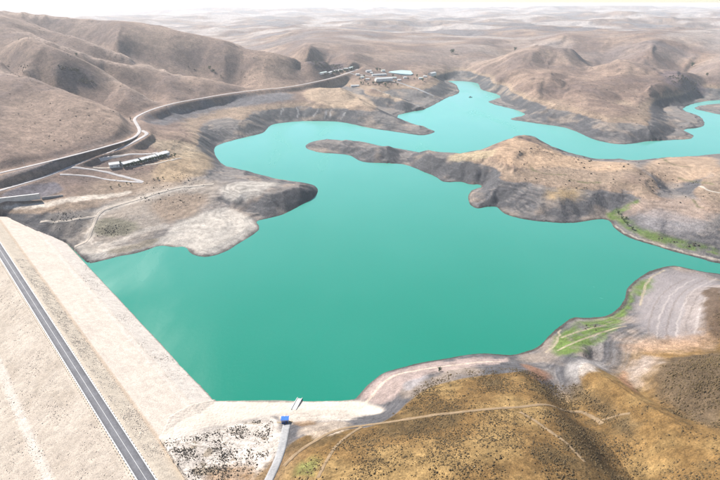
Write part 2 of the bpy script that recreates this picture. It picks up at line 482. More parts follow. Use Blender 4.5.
for nm, (w, px) in ROADS.items():
    pts = chaikin([P(*q) for q in px], 2, closed=False)
    road3d[nm] = (w, pts)
    flatten(pts, w, 22.0 if nm == 'hill_road' else 7.0)

# the embankment stands in the valley: ground under it lies lower
T_, S_ = ts(GX, GY)
EDGE_L = [(s_, t_) for (t_, s_) in [ts(e[0], e[1]) for e in EDGE3]]
EDGE_L = sorted(EDGE_L)
tl = np.interp(S_, [e[0] for e in EDGE_L], [e[1] for e in EDGE_L], left=470)
tr = np.interp(S_, [-200, 4, 17, 30, 45, 62, 95], [-400, -400, 26, 44, 49, 52, 58])
under = (T_ < tl) & (T_ > tr) & (S_ < np.where(T_ > 250, 66, 92)) & (R2 < 900) & (S_ > -150)
side = (T_ >= tl) & (T_ < tl + 90) & (S_ < 92) & (S_ > -60) & (R2 < 900)
PR = prof(S_)
dig = np.where(S_ > 17, 1.6 * sstep(0, 9, T_ - tr) - 0.5 * (1 - sstep(0, 4, T_ - tr)), 1.6)
Z = np.where(under, np.minimum(Z, PR - dig), Z)
Z = np.where(side, np.maximum(Z, np.minimum(PR + 0.35, 26.0)), Z)
right = (T_ <= tr) & (T_ > -400) & (S_ > 0) & (S_ < 70) & (R2 < 600)
Z = np.where(right, np.maximum(Z, PR + 0.5 + 0.0 * sstep(0, 10, tr - T_)), Z)
Z = np.where((S_ <= 9) & (S_ > -150) & (T_ > -420) & (T_ < 470) & (R2 < 1100), np.minimum(Z, PR - 1.0), Z)


def ground(x, y):
    x = np.atleast_1d(np.asarray(x, float)); y = np.atleast_1d(np.asarray(y, float))
    r = np.hypot(x, y); a = np.arctan2(x, y)
    fi = np.interp(r, RR, np.arange(NR)); fj = np.interp(a, TH, np.arange(NT))
    i = np.clip(fi.astype(int), 0, NR - 2); j = np.clip(fj.astype(int), 0, NT - 2)
    u, v = fi - i, fj - j
    return (Z[i, j] * (1 - u) + Z[i + 1, j] * u) * (1 - v) + (Z[i, j + 1] * (1 - u) + Z[i + 1, j + 1] * u) * v


def hit(px, py, lift=0.0):
    """First ground point on the line of sight through a picture point."""
    xc, yc = (px - 360) / 480.0, (240 - py) / 480.0
    d = np.array([xc, CP + yc * SP, -SP + yc * CP])
    hor = math.hypot(d[0], d[1])
    s = RR[(RR > 120)] / hor
    x, y, z = d[0] * s, d[1] * s, CAM_H + d[2] * s
    below = np.nonzero(z < np.maximum(ground(x, y), -0.05) + lift)[0]
    if len(below) == 0:
        return P(px, py, 60)
    k = below[0]
    lo, hi = s[max(k - 1, 0)], s[k]
    for _ in range(18):
        mid = 0.5 * (lo + hi)
        q = d * mid
        if CAM_H + q[2] < max(ground(q[0], q[1])[0], -0.05) + lift: hi = mid
        else: lo = mid
    q = d * hi
    return np.array([q[0], q[1], CAM_H + q[2] - lift])


# ------------------------------------------------------------------ ground colours (albedo by soil and cover, some light and shade painted in)
def srgb(r, g, b):
    c = np.array([r, g, b]) / 255.0
    return np.where(c <= 0.04045, c / 12.92, ((c + 0.055) / 1.055) ** 2.4)


n_big = fbm(GX / 180, GY / 180, 4, 101)
n_mid = fbm(GX / 45, GY / 45, 4, 111)
n_sml = fbm(GX / 9, GY / 9, 3, 121)
n_fine = fbm(GX / 3.2, GY / 3.2, 3, 127)
gx, gy = gradient(Z)
gm = np.hypot(gx, gy) + 1e-4
n_rill = fbm(GX / 14 + 3 * gy / gm, GY / 14 - 3 * gx / gm, 3, 129)
n_far = fbm(GX / 700, GY / 500, 4, 131)
COL = np.zeros(GX.shape + (3,))


def mixc(mask, col):
    global COL
    m = np.clip(mask, 0, 1)[..., None]
    COL = COL * (1 - m) + np.asarray(col) * m


COL[:] = (0.172, 0.119, 0.095)                                       # dry steppe soil
mixc(sstep(-0.15, 0.35, n_big + 0.5 * n_mid), (0.245, 0.172, 0.130))     # straw
mixc(0.45 * sstep(0.05, 0.4, n_mid - n_big), (0.105, 0.078, 0.074))    # low dark scrub
mixc(sstep(1500, 3500, R2) * sstep(-0.1, 0.25, n_far), (0.33, 0.285, 0.26))
mixc(sstep(1500, 3500, R2) * sstep(0.05, 0.3, -n_far), (0.155, 0.137, 0.138))
# near right hills: ochre steppe
ochre = sstep(-60, 20, GX + 40) * (1 - sstep(430, 520, R2 + 60 * n_mid))
mixc(ochre, (0.150, 0.088, 0.033))
mixc(ochre * sstep(-0.1, 0.35, n_mid), (0.190, 0.123, 0.051))
mixc(ochre * 0.8 * sstep(0.1, 0.4, -n_mid + 0.4 * n_sml), (0.080, 0.053, 0.024))
# drawdown zone
fsl = 18.6 + 0.9 * n_mid + np.where(R2 < 700, 0, 1.0)
dz = (1 - sstep(fsl - 0.8, fsl + 0.8, Z)) * sstep(0, 2, SD + 3) * (R2 < 4500)
dz = dz * (1 - sstep(40, 70, land) * (R2 < 400))
rings = fbm(Z * 1.1 + 0.4 * n_mid, GX / 400 + GY / 300, 3, 141)
gx, gy = gradient(Z)
steep = sstep(0.13, 0.34, np.hypot(gx, gy)) * (R2 < 6000)
mixc((1 - sstep(0, 6, np.abs(Z - fsl - 3))) * 0.55 * (R2 < 2500) * (SD > 0) * (1 - ochre), (0.30, 0.225, 0.155))      # straw rim just above the flood line
mixc(dz, (0.170, 0.152, 0.142))
mixc(dz * 0.5 * sstep(0.0, 0.35, rings), (0.245, 0.208, 0.182))
mixc(dz * 0.5 * sstep(0.05, 0.4, -rings), (0.115, 0.103, 0.10))
mixc(dz * 0.85 * steep, (0.060, 0.059, 0.066))                     # steep banks: grey ground, with the shade of their faces painted in
mixc(dz * 0.5 * steep * sstep(0.05, 0.3, rings), (0.115, 0.11, 0.112))
mixc(dz * 0.6 * sstep(0.05, 0.4, n_mid), (0.27, 0.21, 0.165))


def px_mask(px, soft, h=None, warp=6.0):
    w = [P(x, y, h)[:2] if h is not None else hit(x, y)[:2] for x, y in px]
    w = chaikin(w, 2)
    xs = [q[0] for q in w]; ys = [q[1] for q in w]
    m = (GX > min(xs) - 3 * soft - warp) & (GX < max(xs) + 3 * soft + warp) & (GY > min(ys) - 3 * soft - warp) & (GY < max(ys) + 3 * soft + warp)
    out = np.zeros(GX.shape)
    d, i = seg_dist(GX[m] + warp * n_mid[m] * 1.5, GY[m] + warp * n_sml[m], w)
    out[m] = sstep(-soft, soft, np.where(i, d, -d))
    return out


def px_line(px, width, h=None, warp=2.0):
    w = chaikin([P(x, y, h)[:2] if h is not None else hit(x, y)[:2] for x, y in px], 2, closed=False)
    xs = [q[0] for q in w]; ys = [q[1] for q in w]
    m = (GX > min(xs) - 40) & (GX < max(xs) + 40) & (GY > min(ys) - 40) & (GY < max(ys) + 40)
    out = np.zeros(GX.shape)
    d, _ = seg_dist(GX[m] + warp * n_sml[m], GY[m] + warp * n_mid[m], w, closed=False)
    out[m] = 1 - sstep(width * 0.35, width * 0.75, d)
    return out


PALE = (0.48, 0.41, 0.345)
WHITE = (0.43, 0.385, 0.335)
GREEN = (0.085, 0.130, 0.030)
GN = np.clip(0.80 + 1.2 * n_sml + 0.9 * n_mid, 0.1, 1)
GREY = (0.235, 0.215, 0.215)
TAN = (0.38, 0.275, 0.19)
DARK = (0.085, 0.075, 0.085)
RUST = (0.22, 0.115, 0.07)

# hill C: straw coloured; the lit flank behind it is painted paler
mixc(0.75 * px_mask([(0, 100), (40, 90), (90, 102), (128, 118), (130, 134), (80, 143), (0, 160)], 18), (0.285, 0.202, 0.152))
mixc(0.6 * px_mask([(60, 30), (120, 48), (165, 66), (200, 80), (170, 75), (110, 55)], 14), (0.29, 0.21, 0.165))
# left hills: sunlight on the crests painted as pale bands
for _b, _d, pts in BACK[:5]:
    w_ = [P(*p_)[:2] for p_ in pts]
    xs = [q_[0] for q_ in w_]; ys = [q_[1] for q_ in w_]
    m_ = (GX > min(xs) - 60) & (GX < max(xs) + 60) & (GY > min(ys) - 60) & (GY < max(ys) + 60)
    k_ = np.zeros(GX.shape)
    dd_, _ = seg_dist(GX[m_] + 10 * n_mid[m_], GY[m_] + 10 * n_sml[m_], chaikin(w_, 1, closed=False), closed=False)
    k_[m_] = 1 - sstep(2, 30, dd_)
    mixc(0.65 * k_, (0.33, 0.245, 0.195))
# scrub on the dark flank and above the hamlet
mixc(0.55 * px_mask([(55, 62), (85, 66), (100, 80), (90, 88), (60, 80)], 14, warp=14), (0.12, 0.095, 0.10))
mixc(0.85 * px_mask([(306, 64), (322, 59.5), (342, 63), (347, 68), (332, 71), (316, 71)], 12, warp=14), (0.07, 0.055, 0.065))
mixc(0.6 * px_mask([(655, 70), (690, 76), (712, 90), (690, 94), (665, 84)], 12, warp=14), (0.12, 0.095, 0.11))  # shaded right side of the far right hill, painted darker
# left bank
mixc(0.85 * px_mask([(90, 262), (70, 245), (100, 250), (160, 240), (172, 226), (205, 212), (225, 207), (240, 210), (262, 226), (238, 243), (208, 257), (190, 250), (172, 244), (150, 246), (120, 256)], 5), WHITE)
mixc(0.55 * px_mask([(60, 225), (100, 205), (160, 185), (225, 178), (215, 205), (165, 225), (110, 250), (85, 250)], 14, warp=16), (0.36, 0.295, 0.235))
mixc(0.5 * px_line([(82, 246), (92, 232), (98, 214), (110, 207), (140, 199), (170, 190), (200, 186)], 12, warp=5), (0.50, 0.44, 0.38))
mixc(0.5 * px_line([(92, 245), (115, 244), (140, 232), (165, 226)], 9, warp=5), (0.50, 0.44, 0.38))
mixc(0.8 * px_mask([(225, 182), (285, 183), (262, 196), (238, 202), (222, 200)], 7, warp=10), (0.36, 0.325, 0.285))
mixc(0.8 * px_mask([(92, 222), (120, 217), (142, 225), (128, 236), (96, 238)], 5), (0.14, 0.13, 0.09))
mixc(0.7 * px_mask([(145, 200), (190, 192), (214, 196), (188, 218), (160, 224)], 7), (0.26, 0.185, 0.13))
mixc(0.7 * px_mask([(44, 215), (85, 208), (88, 228), (72, 240), (40, 225)], 6), (0.19, 0.165, 0.145))
mixc(0.7 * px_mask([(110, 250), (135, 243), (158, 237), (158, 243), (135, 250), (114, 256)], 3), (0.17, 0.135, 0.09))
mixc(0.85 * px_mask([(0, 206), (60, 200), (130, 190), (132, 194), (60, 206), (0, 214)], 3), (0.50, 0.43, 0.36))
mixc(0.7 * px_mask([(150, 165), (190, 150), (215, 158), (205, 178), (160, 185)], 8), (0.36, 0.26, 0.16))
mixc(0.6 * px_mask([(150, 140), (175, 138), (205, 150), (195, 160), (160, 152)], 7), (0.36, 0.28, 0.19))
# grey rock below the hill road and road cuts, their shade painted in
mixc(0.85 * px_mask([(140, 121), (165, 108), (200, 101.5), (245, 94.5), (292, 91), (296, 100), (262, 104), (225, 108), (190, 117), (160, 125)], 12, warp=16), (0.125, 0.122, 0.132))
mixc(0.8 * px_mask([(0, 181), (40, 172), (80, 160), (84, 150), (60, 160), (0, 176)], 4, warp=3), (0.17, 0.145, 0.14))
mixc(0.8 * px_mask([(0, 193), (42, 182), (62, 182), (62, 194), (0, 199)], 3, warp=3), (0.11, 0.105, 0.125))
mixc(0.75 * px_mask([(80, 146), (110, 139), (134, 130), (134, 134), (112, 143), (82, 151)], 2.5, warp=3), (0.16, 0.12, 0.10))
# spurs under the hamlet
mixc(0.8 * px_mask([(300, 90), (345, 87), (390, 113), (350, 108), (310, 104)], 8), (0.36, 0.265, 0.185))
mixc(0.7 * px_mask([(362, 88), (400, 98), (420, 106), (395, 105)], 8), (0.33, 0.25, 0.18))
# peninsula
mixc(0.8 * px_mask([(500, 143), (515, 137), (540, 146), (580, 158), (640, 163), (625, 172), (560, 165), (520, 170), (490, 160)], 9), (0.40, 0.275, 0.18))
mixc(0.7 * px_mask([(470, 152), (500, 148), (495, 158), (440, 162)], 5), (0.38, 0.30, 0.19))
mixc(0.7 * px_mask([(548, 190), (575, 188), (580, 197), (552, 199)], 14, warp=12), (0.38, 0.255, 0.12))
mixc(0.7 * px_mask([(650, 160), (715, 154), (720, 175), (690, 182), (640, 172)], 9), (0.38, 0.26, 0.17))
mixc(0.6 * px_mask([(620, 205), (700, 195), (720, 215), (690, 225), (630, 215)], 9), (0.34, 0.24, 0.18))
mixc(0.6 * px_mask([(632, 215), (665, 208), (712, 225), (690, 236), (640, 232)], 9), GREY)
for ln, w in (([(529, 165), (534, 171), (545, 174), (566, 175)], 6), ([(570, 180), (585, 183), (600, 182)], 7), ([(555, 146), (575, 153), (588, 156)], 6), ([(660, 158), (668, 164), (690, 167)], 6), ([(680, 178), (700, 182), (712, 184)], 9), ([(692, 199), (696, 206), (704, 208)], 4)):
    mixc(0.75 * GN * px_line(ln, w * 0.7, warp=4), (0.11, 0.105, 0.05))
mixc(0.9 * GN * px_mask([(607, 212), (625, 205), (640, 198), (636, 204), (622, 213), (616, 222)], 3), GREEN)
mixc(0.9 * GN * px_mask([(616, 216), (628, 216), (634, 228), (660, 232), (690, 242), (720, 250), (720, 256), (680, 247), (645, 237), (622, 228)], 4), GREEN)
mixc(0.8 * px_line([(612, 224), (628, 236), (655, 243.5), (690, 254), (730, 263)], 2.4), (0.40, 0.34, 0.28))
for ln in ([(283, 108), (281, 114)], [(296, 107), (299, 113), (297, 117)], [(318, 109), (314, 116)], [(327, 110), (324, 119)], [(331, 109), (330, 116)], [(345, 113), (341, 119)]):
    mixc(0.5 * px_line(ln, 3.5, warp=5), (0.36, 0.34, 0.33))
# near right bank: green flats, grey terraces, rust soil
mixc(0.85 * px_mask([(640, 276), (680, 270), (720, 276), (720, 340), (640, 335), (640, 300)], 8), (0.225, 0.198, 0.195))
for k in range(7):
    x0 = 650 + 9.5 * k
    mixc((0.5 if k % 2 else 0.65) * px_line([(x0 - 2, 340 - k), (x0 - 2, 325), (x0 + 4, 305), (x0 + 16, 290), (x0 + 38, 278)], 1.2), (0.34, 0.30, 0.28) if k % 2 else (0.15, 0.125, 0.115))
mixc(0.95 * GN * px_mask([(556, 345), (562, 330), (575, 321), (600, 321), (620, 312), (628, 296), (634, 288), (632, 305), (622, 325), (600, 340), (580, 355), (560, 356)], 4), GREEN)
mixc(0.9 * GN * px_mask([(632, 287), (645, 277), (655, 280), (650, 294), (640, 298)], 4), GREEN)
for ln in ([(558, 350), (580, 340), (605, 331), (625, 326)], [(562, 337), (585, 330), (606, 325)], [(640, 305), (643, 290), (650, 278), (665, 270)], [(545, 352), (556, 344), (560, 330)]):
    mixc(0.75 * px_line(ln, 1.8), (0.29, 0.24, 0.175))
mixc(0.7 * px_mask([(620, 345), (660, 338), (712, 332), (708, 346), (690, 352), (640, 352)], 9, warp=9), (0.34, 0.225, 0.155))
mixc(0.8 * px_mask([(630, 362), (655, 355), (660, 362), (645, 378), (638, 390), (625, 372)], 7, warp=8), (0.27, 0.222, 0.195))
mixc(0.7 * px_mask([(565, 368), (585, 358), (608, 362), (600, 372), (570, 382)], 4), (0.30, 0.275, 0.26))
mixc(0.8 * px_mask([(520, 362), (545, 372), (548, 380), (530, 380)], 4), RUST)
mixc(0.7 * px_mask([(620, 368), (636, 385), (640, 394), (630, 390)], 3), RUST)
mixc(0.9 * px_mask([(700, 292), (720, 286), (720, 346), (706, 340), (704, 315)], 3), (0.080, 0.052, 0.034))
mixc(0.92 * px_mask([(650, 370), (664, 360), (690, 355), (735, 352), (735, 436), (690, 420), (655, 397)], 5), (0.085, 0.060, 0.038))
mixc(0.7 * px_mask([(565, 385), (585, 384), (610, 405), (635, 430), (632, 445), (600, 415)], 5), (0.085, 0.062, 0.034))
# slope above the intake
mixc(0.8 * px_mask([(360, 396), (372, 382), (400, 369), (450, 360), (510, 358), (508, 363), (440, 372), (415, 380), (392, 402), (370, 404)], 3), (0.30, 0.23, 0.205))
mixc(0.9 * px_line([(366, 402), (378, 388), (392, 376), (420, 370), (460, 364), (500, 362)], 2.2), (0.40, 0.32, 0.26))
mixc(0.8 * px_mask([(405, 385), (425, 374), (430, 378), (412, 392)], 3), GREY)
# white fill at the right end of the dam
mixc(0.97 * px_mask([(140, 445), (150, 420), (190, 396), (240, 396), (300, 396), (356, 397), (392, 408), (360, 416), (300, 412), (255, 417), (205, 428), (170, 440)], 2.5, warp=2), (0.475, 0.412, 0.352))
speck = px_mask([(150, 440), (205, 428), (255, 417), (276, 416), (278, 440), (262, 480), (200, 490), (150, 470)], 3)
mixc(0.95 * speck, (0.47, 0.415, 0.365))
mixc(0.8 * speck * sstep(0.15, 0.4, n_sml + 0.6 * n_mid + 0.3 * n_fine), (0.16, 0.125, 0.085))
mixc(0.7 * px_mask([(210, 470), (255, 462), (262, 480), (205, 490)], 4), (0.26, 0.15, 0.07))
mixc(0.75 * px_mask([(290, 432), (320, 422), (350, 420), (345, 430), (310, 440)], 3), (0.36, 0.29, 0.23))
mixc(0.9 * px_mask([(276, 412), (330, 409), (372, 413), (345, 421), (300, 424), (280, 424)], 2.5, warp=5), (0.40, 0.345, 0.295))
mixc(0.7 * px_mask([(290, 422), (312, 419), (318, 424), (298, 428)], 2, warp=4), (0.20, 0.12, 0.06))
mixc(0.8 * GN * px_mask([(300, 462), (320, 455), (325, 475), (300, 478)], 3), (0.12, 0.13, 0.04))
SMOOTH = np.clip(px_mask([(130, 450), (150, 420), (190, 396), (240, 394), (300, 394), (356, 395), (392, 408), (360, 416), (300, 412), (255, 417), (205, 428), (170, 440)], 2.5, warp=2) + 0.6 * px_mask([(640, 276), (680, 270), (720, 276), (720, 340), (640, 335), (640, 300)], 8) + 0.45 * dz, 0, 1)
# wet edge
mixc(0.92 * (1 - sstep(0.45, 0.95, Z + 0.5 * n_sml + 0.3 * n_mid)) * (SD < 30) * (1 - sstep(500, 900, R2)) * sstep(10, 40, GX + 0 * R2), (0.035, 0.03, 0.028))
mixc(0.6 * (1 - sstep(0.25, 0.8, Z + 0.5 * n_sml + 0.3 * n_mid)) * (SD < 30) * (1 - sstep(500, 900, R2)), (0.08, 0.07, 0.06))
ring2 = np.sin(2 * np.pi * (Z / 1.15 + 0.35 * n_mid)) * dz * (1 - sstep(0.3, 0.5, np.hypot(gx, gy)))
COL *= (1 + (1 - 0.75 * SMOOTH[..., None])[..., 0] * (0.30 * n_sml + 0.16 * n_mid + 0.30 * n_fine * (R2 < 900) + 0.22 * n_rill) + 0.26 * ring2 * (1 - sstep(0.5, 0.8, SMOOTH)) * np.clip(0.4 + 1.5 * n_big, 0, 1))[..., None]
COL = np.concatenate([np.clip(COL, 0.01, 0.85), 1 - SMOOTH[..., None] * 0.8], -1)


# ------------------------------------------------------------------ materials
def mat(name):
    m = bpy.data.materials.new(name)
    m.use_nodes = True
    nt = m.node_tree
    return m, nt, nt.nodes['Principled BSDF']


def N(nt, typ, **kw):
    n = nt.nodes.new(typ)
    for k, v in kw.items():
        setattr(n, k, v)
    return n


def noise_mult(nt, color_socket, scales, lo, hi, fac=None):
    """Multiply a colour by world-space noise of several sizes."""
    geo = N(nt, 'ShaderNodeNewGeometry')
    cur = color_socket
    for s, l, h_ in zip(scales, lo, hi):
        nz = N(nt, 'ShaderNodeTexNoise')
        nz.inputs['Scale'].default_value = s
        nz.inputs['Detail'].default_value = 4
        nz.inputs['Roughness'].default_value = 0.65
        nt.links.new(geo.outputs['Position'], nz.inputs['Vector'])
        mr = N(nt, 'ShaderNodeMapRange')
        mr.inputs[1].default_value = 0.3; mr.inputs[2].default_value = 0.7
        mr.inputs[3].default_value = l; mr.inputs[4].default_value = h_
        nt.links.new(nz.outputs[0], mr.inputs[0])
        mx = N(nt, 'ShaderNodeMix', data_type='RGBA', blend_type='MULTIPLY')
        mx.inputs[0].default_value = 1.0
        if fac is not None:
            nt.links.new(fac, mx.inputs[0])
        nt.links.new(cur, mx.inputs[6])
        nt.links.new(mr.outputs[0], mx.inputs[7])
        cur = mx.outputs[2]
    return cur, geo


def bump(nt, b, geo, scale, strength, dist):
    nz = N(nt, 'ShaderNodeTexNoise')
    nz.inputs['Scale'].default_value = scale
    nz.inputs['Detail'].default_value = 5
    nt.links.new(geo.outputs['Position'], nz.inputs['Vector'])
    bp = N(nt, 'ShaderNodeBump')
    bp.inputs['Strength'].default_value = strength
    bp.inputs['Distance'].default_value = dist
    nt.links.new(nz.outputs[0], bp.inputs['Height'])
    nt.links.new(bp.outputs[0], b.inputs['Normal'])


def simple(name, col, rough=0.8, scales=(1.5,), lo=(0.85,), hi=(1.12,), bmp=None):
    m, nt, b = mat(name)
    rgb = N(nt, 'ShaderNodeRGB')
    rgb.outputs[0].default_value = (*col, 1)
    c, geo = noise_mult(nt, rgb.outputs[0], scales, lo, hi)
    nt.links.new(c, b.inputs['Base Color'])
    b.inputs['Roughness'].default_value = rough
    b.inputs['Specular IOR Level'].default_value = 0.25
    if bmp:
        bump(nt, b, geo, *bmp)
    return m


def attr_mat(name, scales, lo, hi, bmp):
    m, nt, b = mat(name)
    at = N(nt, 'ShaderNodeAttribute', attribute_name='soil')
    c, geo = noise_mult(nt, at.outputs['Color'], scales, lo, hi, at.outputs['Alpha'])
    nt.links.new(c, b.inputs['Base Color'])
    b.inputs['Roughness'].default_value = 0.95
    b.inputs['Specular IOR Level'].default_value = 0.1
    bump(nt, b, geo, *bmp)
    return m


M = {}
M['soil'] = attr_mat('dry_soil', (1.1, 0.22, 0.05), (0.60, 0.70, 0.80), (1.40, 1.30, 1.20), (0.6, 0.8, 0.9))
M['gravel'] = attr_mat('embankment_gravel', (1.3, 0.22), (0.72, 0.88), (1.2, 1.1), (1.1, 0.6, 0.35))

m, nt, b = mat('lake_water')
b.inputs['Base Color'].default_value = (0.008, 0.215, 0.150, 1)
b.inputs['Roughness'].default_value = 0.12
b.inputs['IOR'].default_value = 1.33
geo = N(nt, 'ShaderNodeNewGeometry')
nz = N(nt, 'ShaderNodeTexNoise'); nz.inputs['Scale'].default_value = 0.006; nz.inputs['Detail'].default_value = 3
nt.links.new(geo.outputs['Position'], nz.inputs['Vector'])
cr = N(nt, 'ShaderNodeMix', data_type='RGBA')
cr.inputs[6].default_value = (0.002, 0.172, 0.112, 1); cr.inputs[7].default_value = (0.118, 0.40, 0.342, 1)   # green at the dam, paler upstream: sky reflection and haze painted into the colour
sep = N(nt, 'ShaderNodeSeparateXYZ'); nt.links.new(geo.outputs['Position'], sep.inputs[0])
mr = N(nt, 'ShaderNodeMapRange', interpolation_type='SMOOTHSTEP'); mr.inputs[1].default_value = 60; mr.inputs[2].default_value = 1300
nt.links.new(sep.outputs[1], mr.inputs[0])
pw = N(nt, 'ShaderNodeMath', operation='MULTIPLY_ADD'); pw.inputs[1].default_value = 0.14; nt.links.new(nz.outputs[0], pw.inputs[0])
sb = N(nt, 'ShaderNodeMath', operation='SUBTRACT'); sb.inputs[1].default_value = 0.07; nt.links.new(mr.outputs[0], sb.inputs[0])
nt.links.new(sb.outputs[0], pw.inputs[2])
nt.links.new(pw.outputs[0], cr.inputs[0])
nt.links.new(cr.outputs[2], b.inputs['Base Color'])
nz2 = N(nt, 'ShaderNodeTexNoise'); nz2.inputs['Scale'].default_value = 0.011; nz2.inputs['Detail'].default_value = 5; nz2.inputs['Distortion'].default_value = 0.8
vm = N(nt, 'ShaderNodeVectorMath', operation='MULTIPLY'); vm.inputs[1].default_value = (1.0, 0.35, 1.0)
nt.links.new(geo.outputs['Position'], vm.inputs[0]); nt.links.new(vm.outputs[0], nz2.inputs['Vector'])
mr2 = N(nt, 'ShaderNodeMapRange'); mr2.inputs[1].default_value = 0.35; mr2.inputs[2].default_value = 0.68; mr2.inputs[3].default_value = 0.05; mr2.inputs[4].default_value = 0.30
nt.links.new(nz2.outputs[0], mr2.inputs[0]); nt.links.new(mr2.outputs[0], b.inputs['Roughness'])
bump(nt, b, geo, 0.30, 0.12, 0.5)
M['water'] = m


# ------------------------------------------------------------------ mesh helpers
def tag(o, label=None, cat=None, group=None, kind=None):
    if label: o['label'] = label
    if cat: o['category'] = cat
    if group: o['group'] = group
    if kind: o['kind'] = kind
    return o


def np_mesh(name, V, F, material, smooth=True, col=None):
    """Mesh from numpy arrays; F is (n,4) or (n,3)."""
    me = bpy.data.meshes.new(name)
    V = np.asarray(V, np.float32); F = np.asarray(F, np.int32)
    k = F.shape[1]
    me.vertices.add(len(V)); me.vertices.foreach_set('co', V.ravel())
    me.loops.add(F.size); me.loops.foreach_set('vertex_index', F.ravel())
    me.polygons.add(len(F)); me.polygons.foreach_set('loop_start', np.arange(len(F), dtype=np.int32) * k)
    if smooth:
        me.polygons.foreach_set('use_smooth', np.ones(len(F), bool))
    me.update(calc_edges=True)
    if col is not None:
        a = me.attributes.new('soil', 'FLOAT_COLOR', 'POINT')
        c4 = np.ones((len(V), 4), np.float32); c4[:, :col.shape[1]] = col
        a.data.foreach_set('color', c4.ravel())
    me.materials.append(material)
    return me


def obj(name, me, parent=None):
    o = bpy.data.objects.new(name, me)
    C.objects.link(o)
    if parent: o.parent = parent
    return o


def empty(name, loc, rz=0):
    o = bpy.data.objects.new(name, None)
    C.objects.link(o)
    o.location = loc
    o.rotation_euler = (0, 0, rz)
    o.empty_display_size = 1
    return o


# ground sheet
idx = np.arange(NR * NT).reshape(NR, NT)
q = np.stack([idx[:-1, :-1], idx[:-1, 1:], idx[1:, 1:], idx[1:, :-1]], -1).reshape(-1, 4)[:, ::-1]
seam = np.stack([idx[:-1, -1], idx[:-1, 0], idx[1:, 0], idx[1:, -1]], -1)[:, ::-1]
q = np.concatenate([q, seam])
zq = Z.ravel()[q].max(1)
q = q[zq > -6.0]                                     # the deep lake bed is never seen
V = np.stack([GX.ravel(), GY.ravel(), Z.ravel()], 1)
c0 = len(V)
V = np.concatenate([V, [[0, 0, Z[0].mean()]]])
used = np.zeros(len(V), bool); used[q.ravel()] = True
fan = np.stack([np.full(NT, c0), idx[0], np.roll(idx[0], -1), np.roll(idx[0], -1)], 1)
remap = np.cumsum(used) - 1
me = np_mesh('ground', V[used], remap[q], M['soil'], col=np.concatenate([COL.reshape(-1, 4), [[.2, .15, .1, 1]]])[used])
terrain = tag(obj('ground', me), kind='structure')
print('ground quads', len(q))

# lake
wv, wf = [], []
R = 5200
wv = [(-R, 100, 0), (R, 100, 0), (R, R, 0), (-R, R, 0)]
wv = [(-420, 180, 0), (2600, 180, 0), (2600, 4200, 0), (-420, 4200, 0)]
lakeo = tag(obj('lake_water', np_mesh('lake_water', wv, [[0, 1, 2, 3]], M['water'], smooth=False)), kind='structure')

# ------------------------------------------------------------------ dam
dam = empty('dam', (*from_ts(180, 0), 0))
dam_c = np.array([*from_ts(180, 0), 0.0])
tt = np.concatenate([np.arange(-160, 480, 1.1)])
ss = np.unique(np.concatenate([np.linspace(a, b_, max(2, int((b_ - a) / 1.2) + 1)) for a, b_ in zip(PROF_S[:-1], PROF_S[1:])]))
TT, SS = np.meshgrid(tt, ss, indexing='ij')
DX, DY = from_ts(TT, SS)
DZ = prof(SS)
rough_up = (sstep(5.5, 8, SS) * (1 - sstep(15, 17, SS))) + sstep(44, 48, SS) * 0.8 + sstep(5.5, 8, -SS)
DZ = DZ + (fbm(DX / 3, DY / 3, 3, 201) * 0.35 * rough_up + fbm(DX / 30, DY / 30, 3, 203) * 0.35 * sstep(6, 12, np.abs(SS)))
e1, e2 = fbm(TT / 14, SS / 3.2, 3, 211), fbm(DX / 25, DY / 25, 4, 213)
e3 = fbm(DX / 3.5, DY / 3.5, 3, 215)
dc = np.zeros(DX.shape + (3,)); dc[:] = (0.47, 0.40, 0.32)


def dmix(mk, c):
    global dc
    mk = np.clip(mk, 0, 1)[..., None]
    dc = dc * (1 - mk) + np.array(c) * mk


down = sstep(4.5, 6, -SS)
dmix(down, (0.475, 0.402, 0.33))
dmix(down * 0.7 * sstep(0.0, 0.4, e2), (0.52, 0.445, 0.37))
dmix(down * 0.5 * sstep(0.05, 0.4, -e2 + 0.3 * e1), (0.41, 0.34, 0.27))
dmix(down * 0.75 * (1 - sstep(1.5, 3.5, np.abs(SS + 36.5 + 1.2 * e2))), (0.55, 0.49, 0.43))
mid = sstep(17, 18.5, SS)
dmix(mid, (0.54, 0.465, 0.395))
dmix(mid * 0.5 * sstep(0.0, 0.4, e1), (0.48, 0.405, 0.345))
dmix((1 - sstep(0.6, 1.5, np.abs(SS - 16.9 + 0.4 * e2))) * 0.7, (0.42, 0.32, 0.235))
dmix((1 - sstep(0.5, 1.6, np.abs(SS - 44.3 + 0.6 * e2))) * 0.5, (0.55, 0.49, 0.45))
dmix(sstep(46, 49, SS), (0.53, 0.47, 0.415))
dmix(0.8 * (1 - sstep(0.15, 0.5, DZ)) , (0.10, 0.085, 0.07))
dc *= (1 + 0.14 * e3 + 0.08 * e2)[..., None]
ii = np.arange(DX.size).reshape(DX.shape)
dq = np.stack([ii[:-1, :-1], ii[1:, :-1], ii[1:, 1:], ii[:-1, 1:]], -1).reshape(-1, 4)[:, ::-1]
me = np_mesh('embankment', np.stack([DX, DY, DZ], -1).reshape(-1, 3) - dam_c, dq, M['gravel'], col=np.clip(dc, .02, .85).reshape(-1, 3))
emb = obj('embankment', me, dam)
tag(dam, 'pale rockfill embankment dam holding back the turquoise lake at left', 'dam')

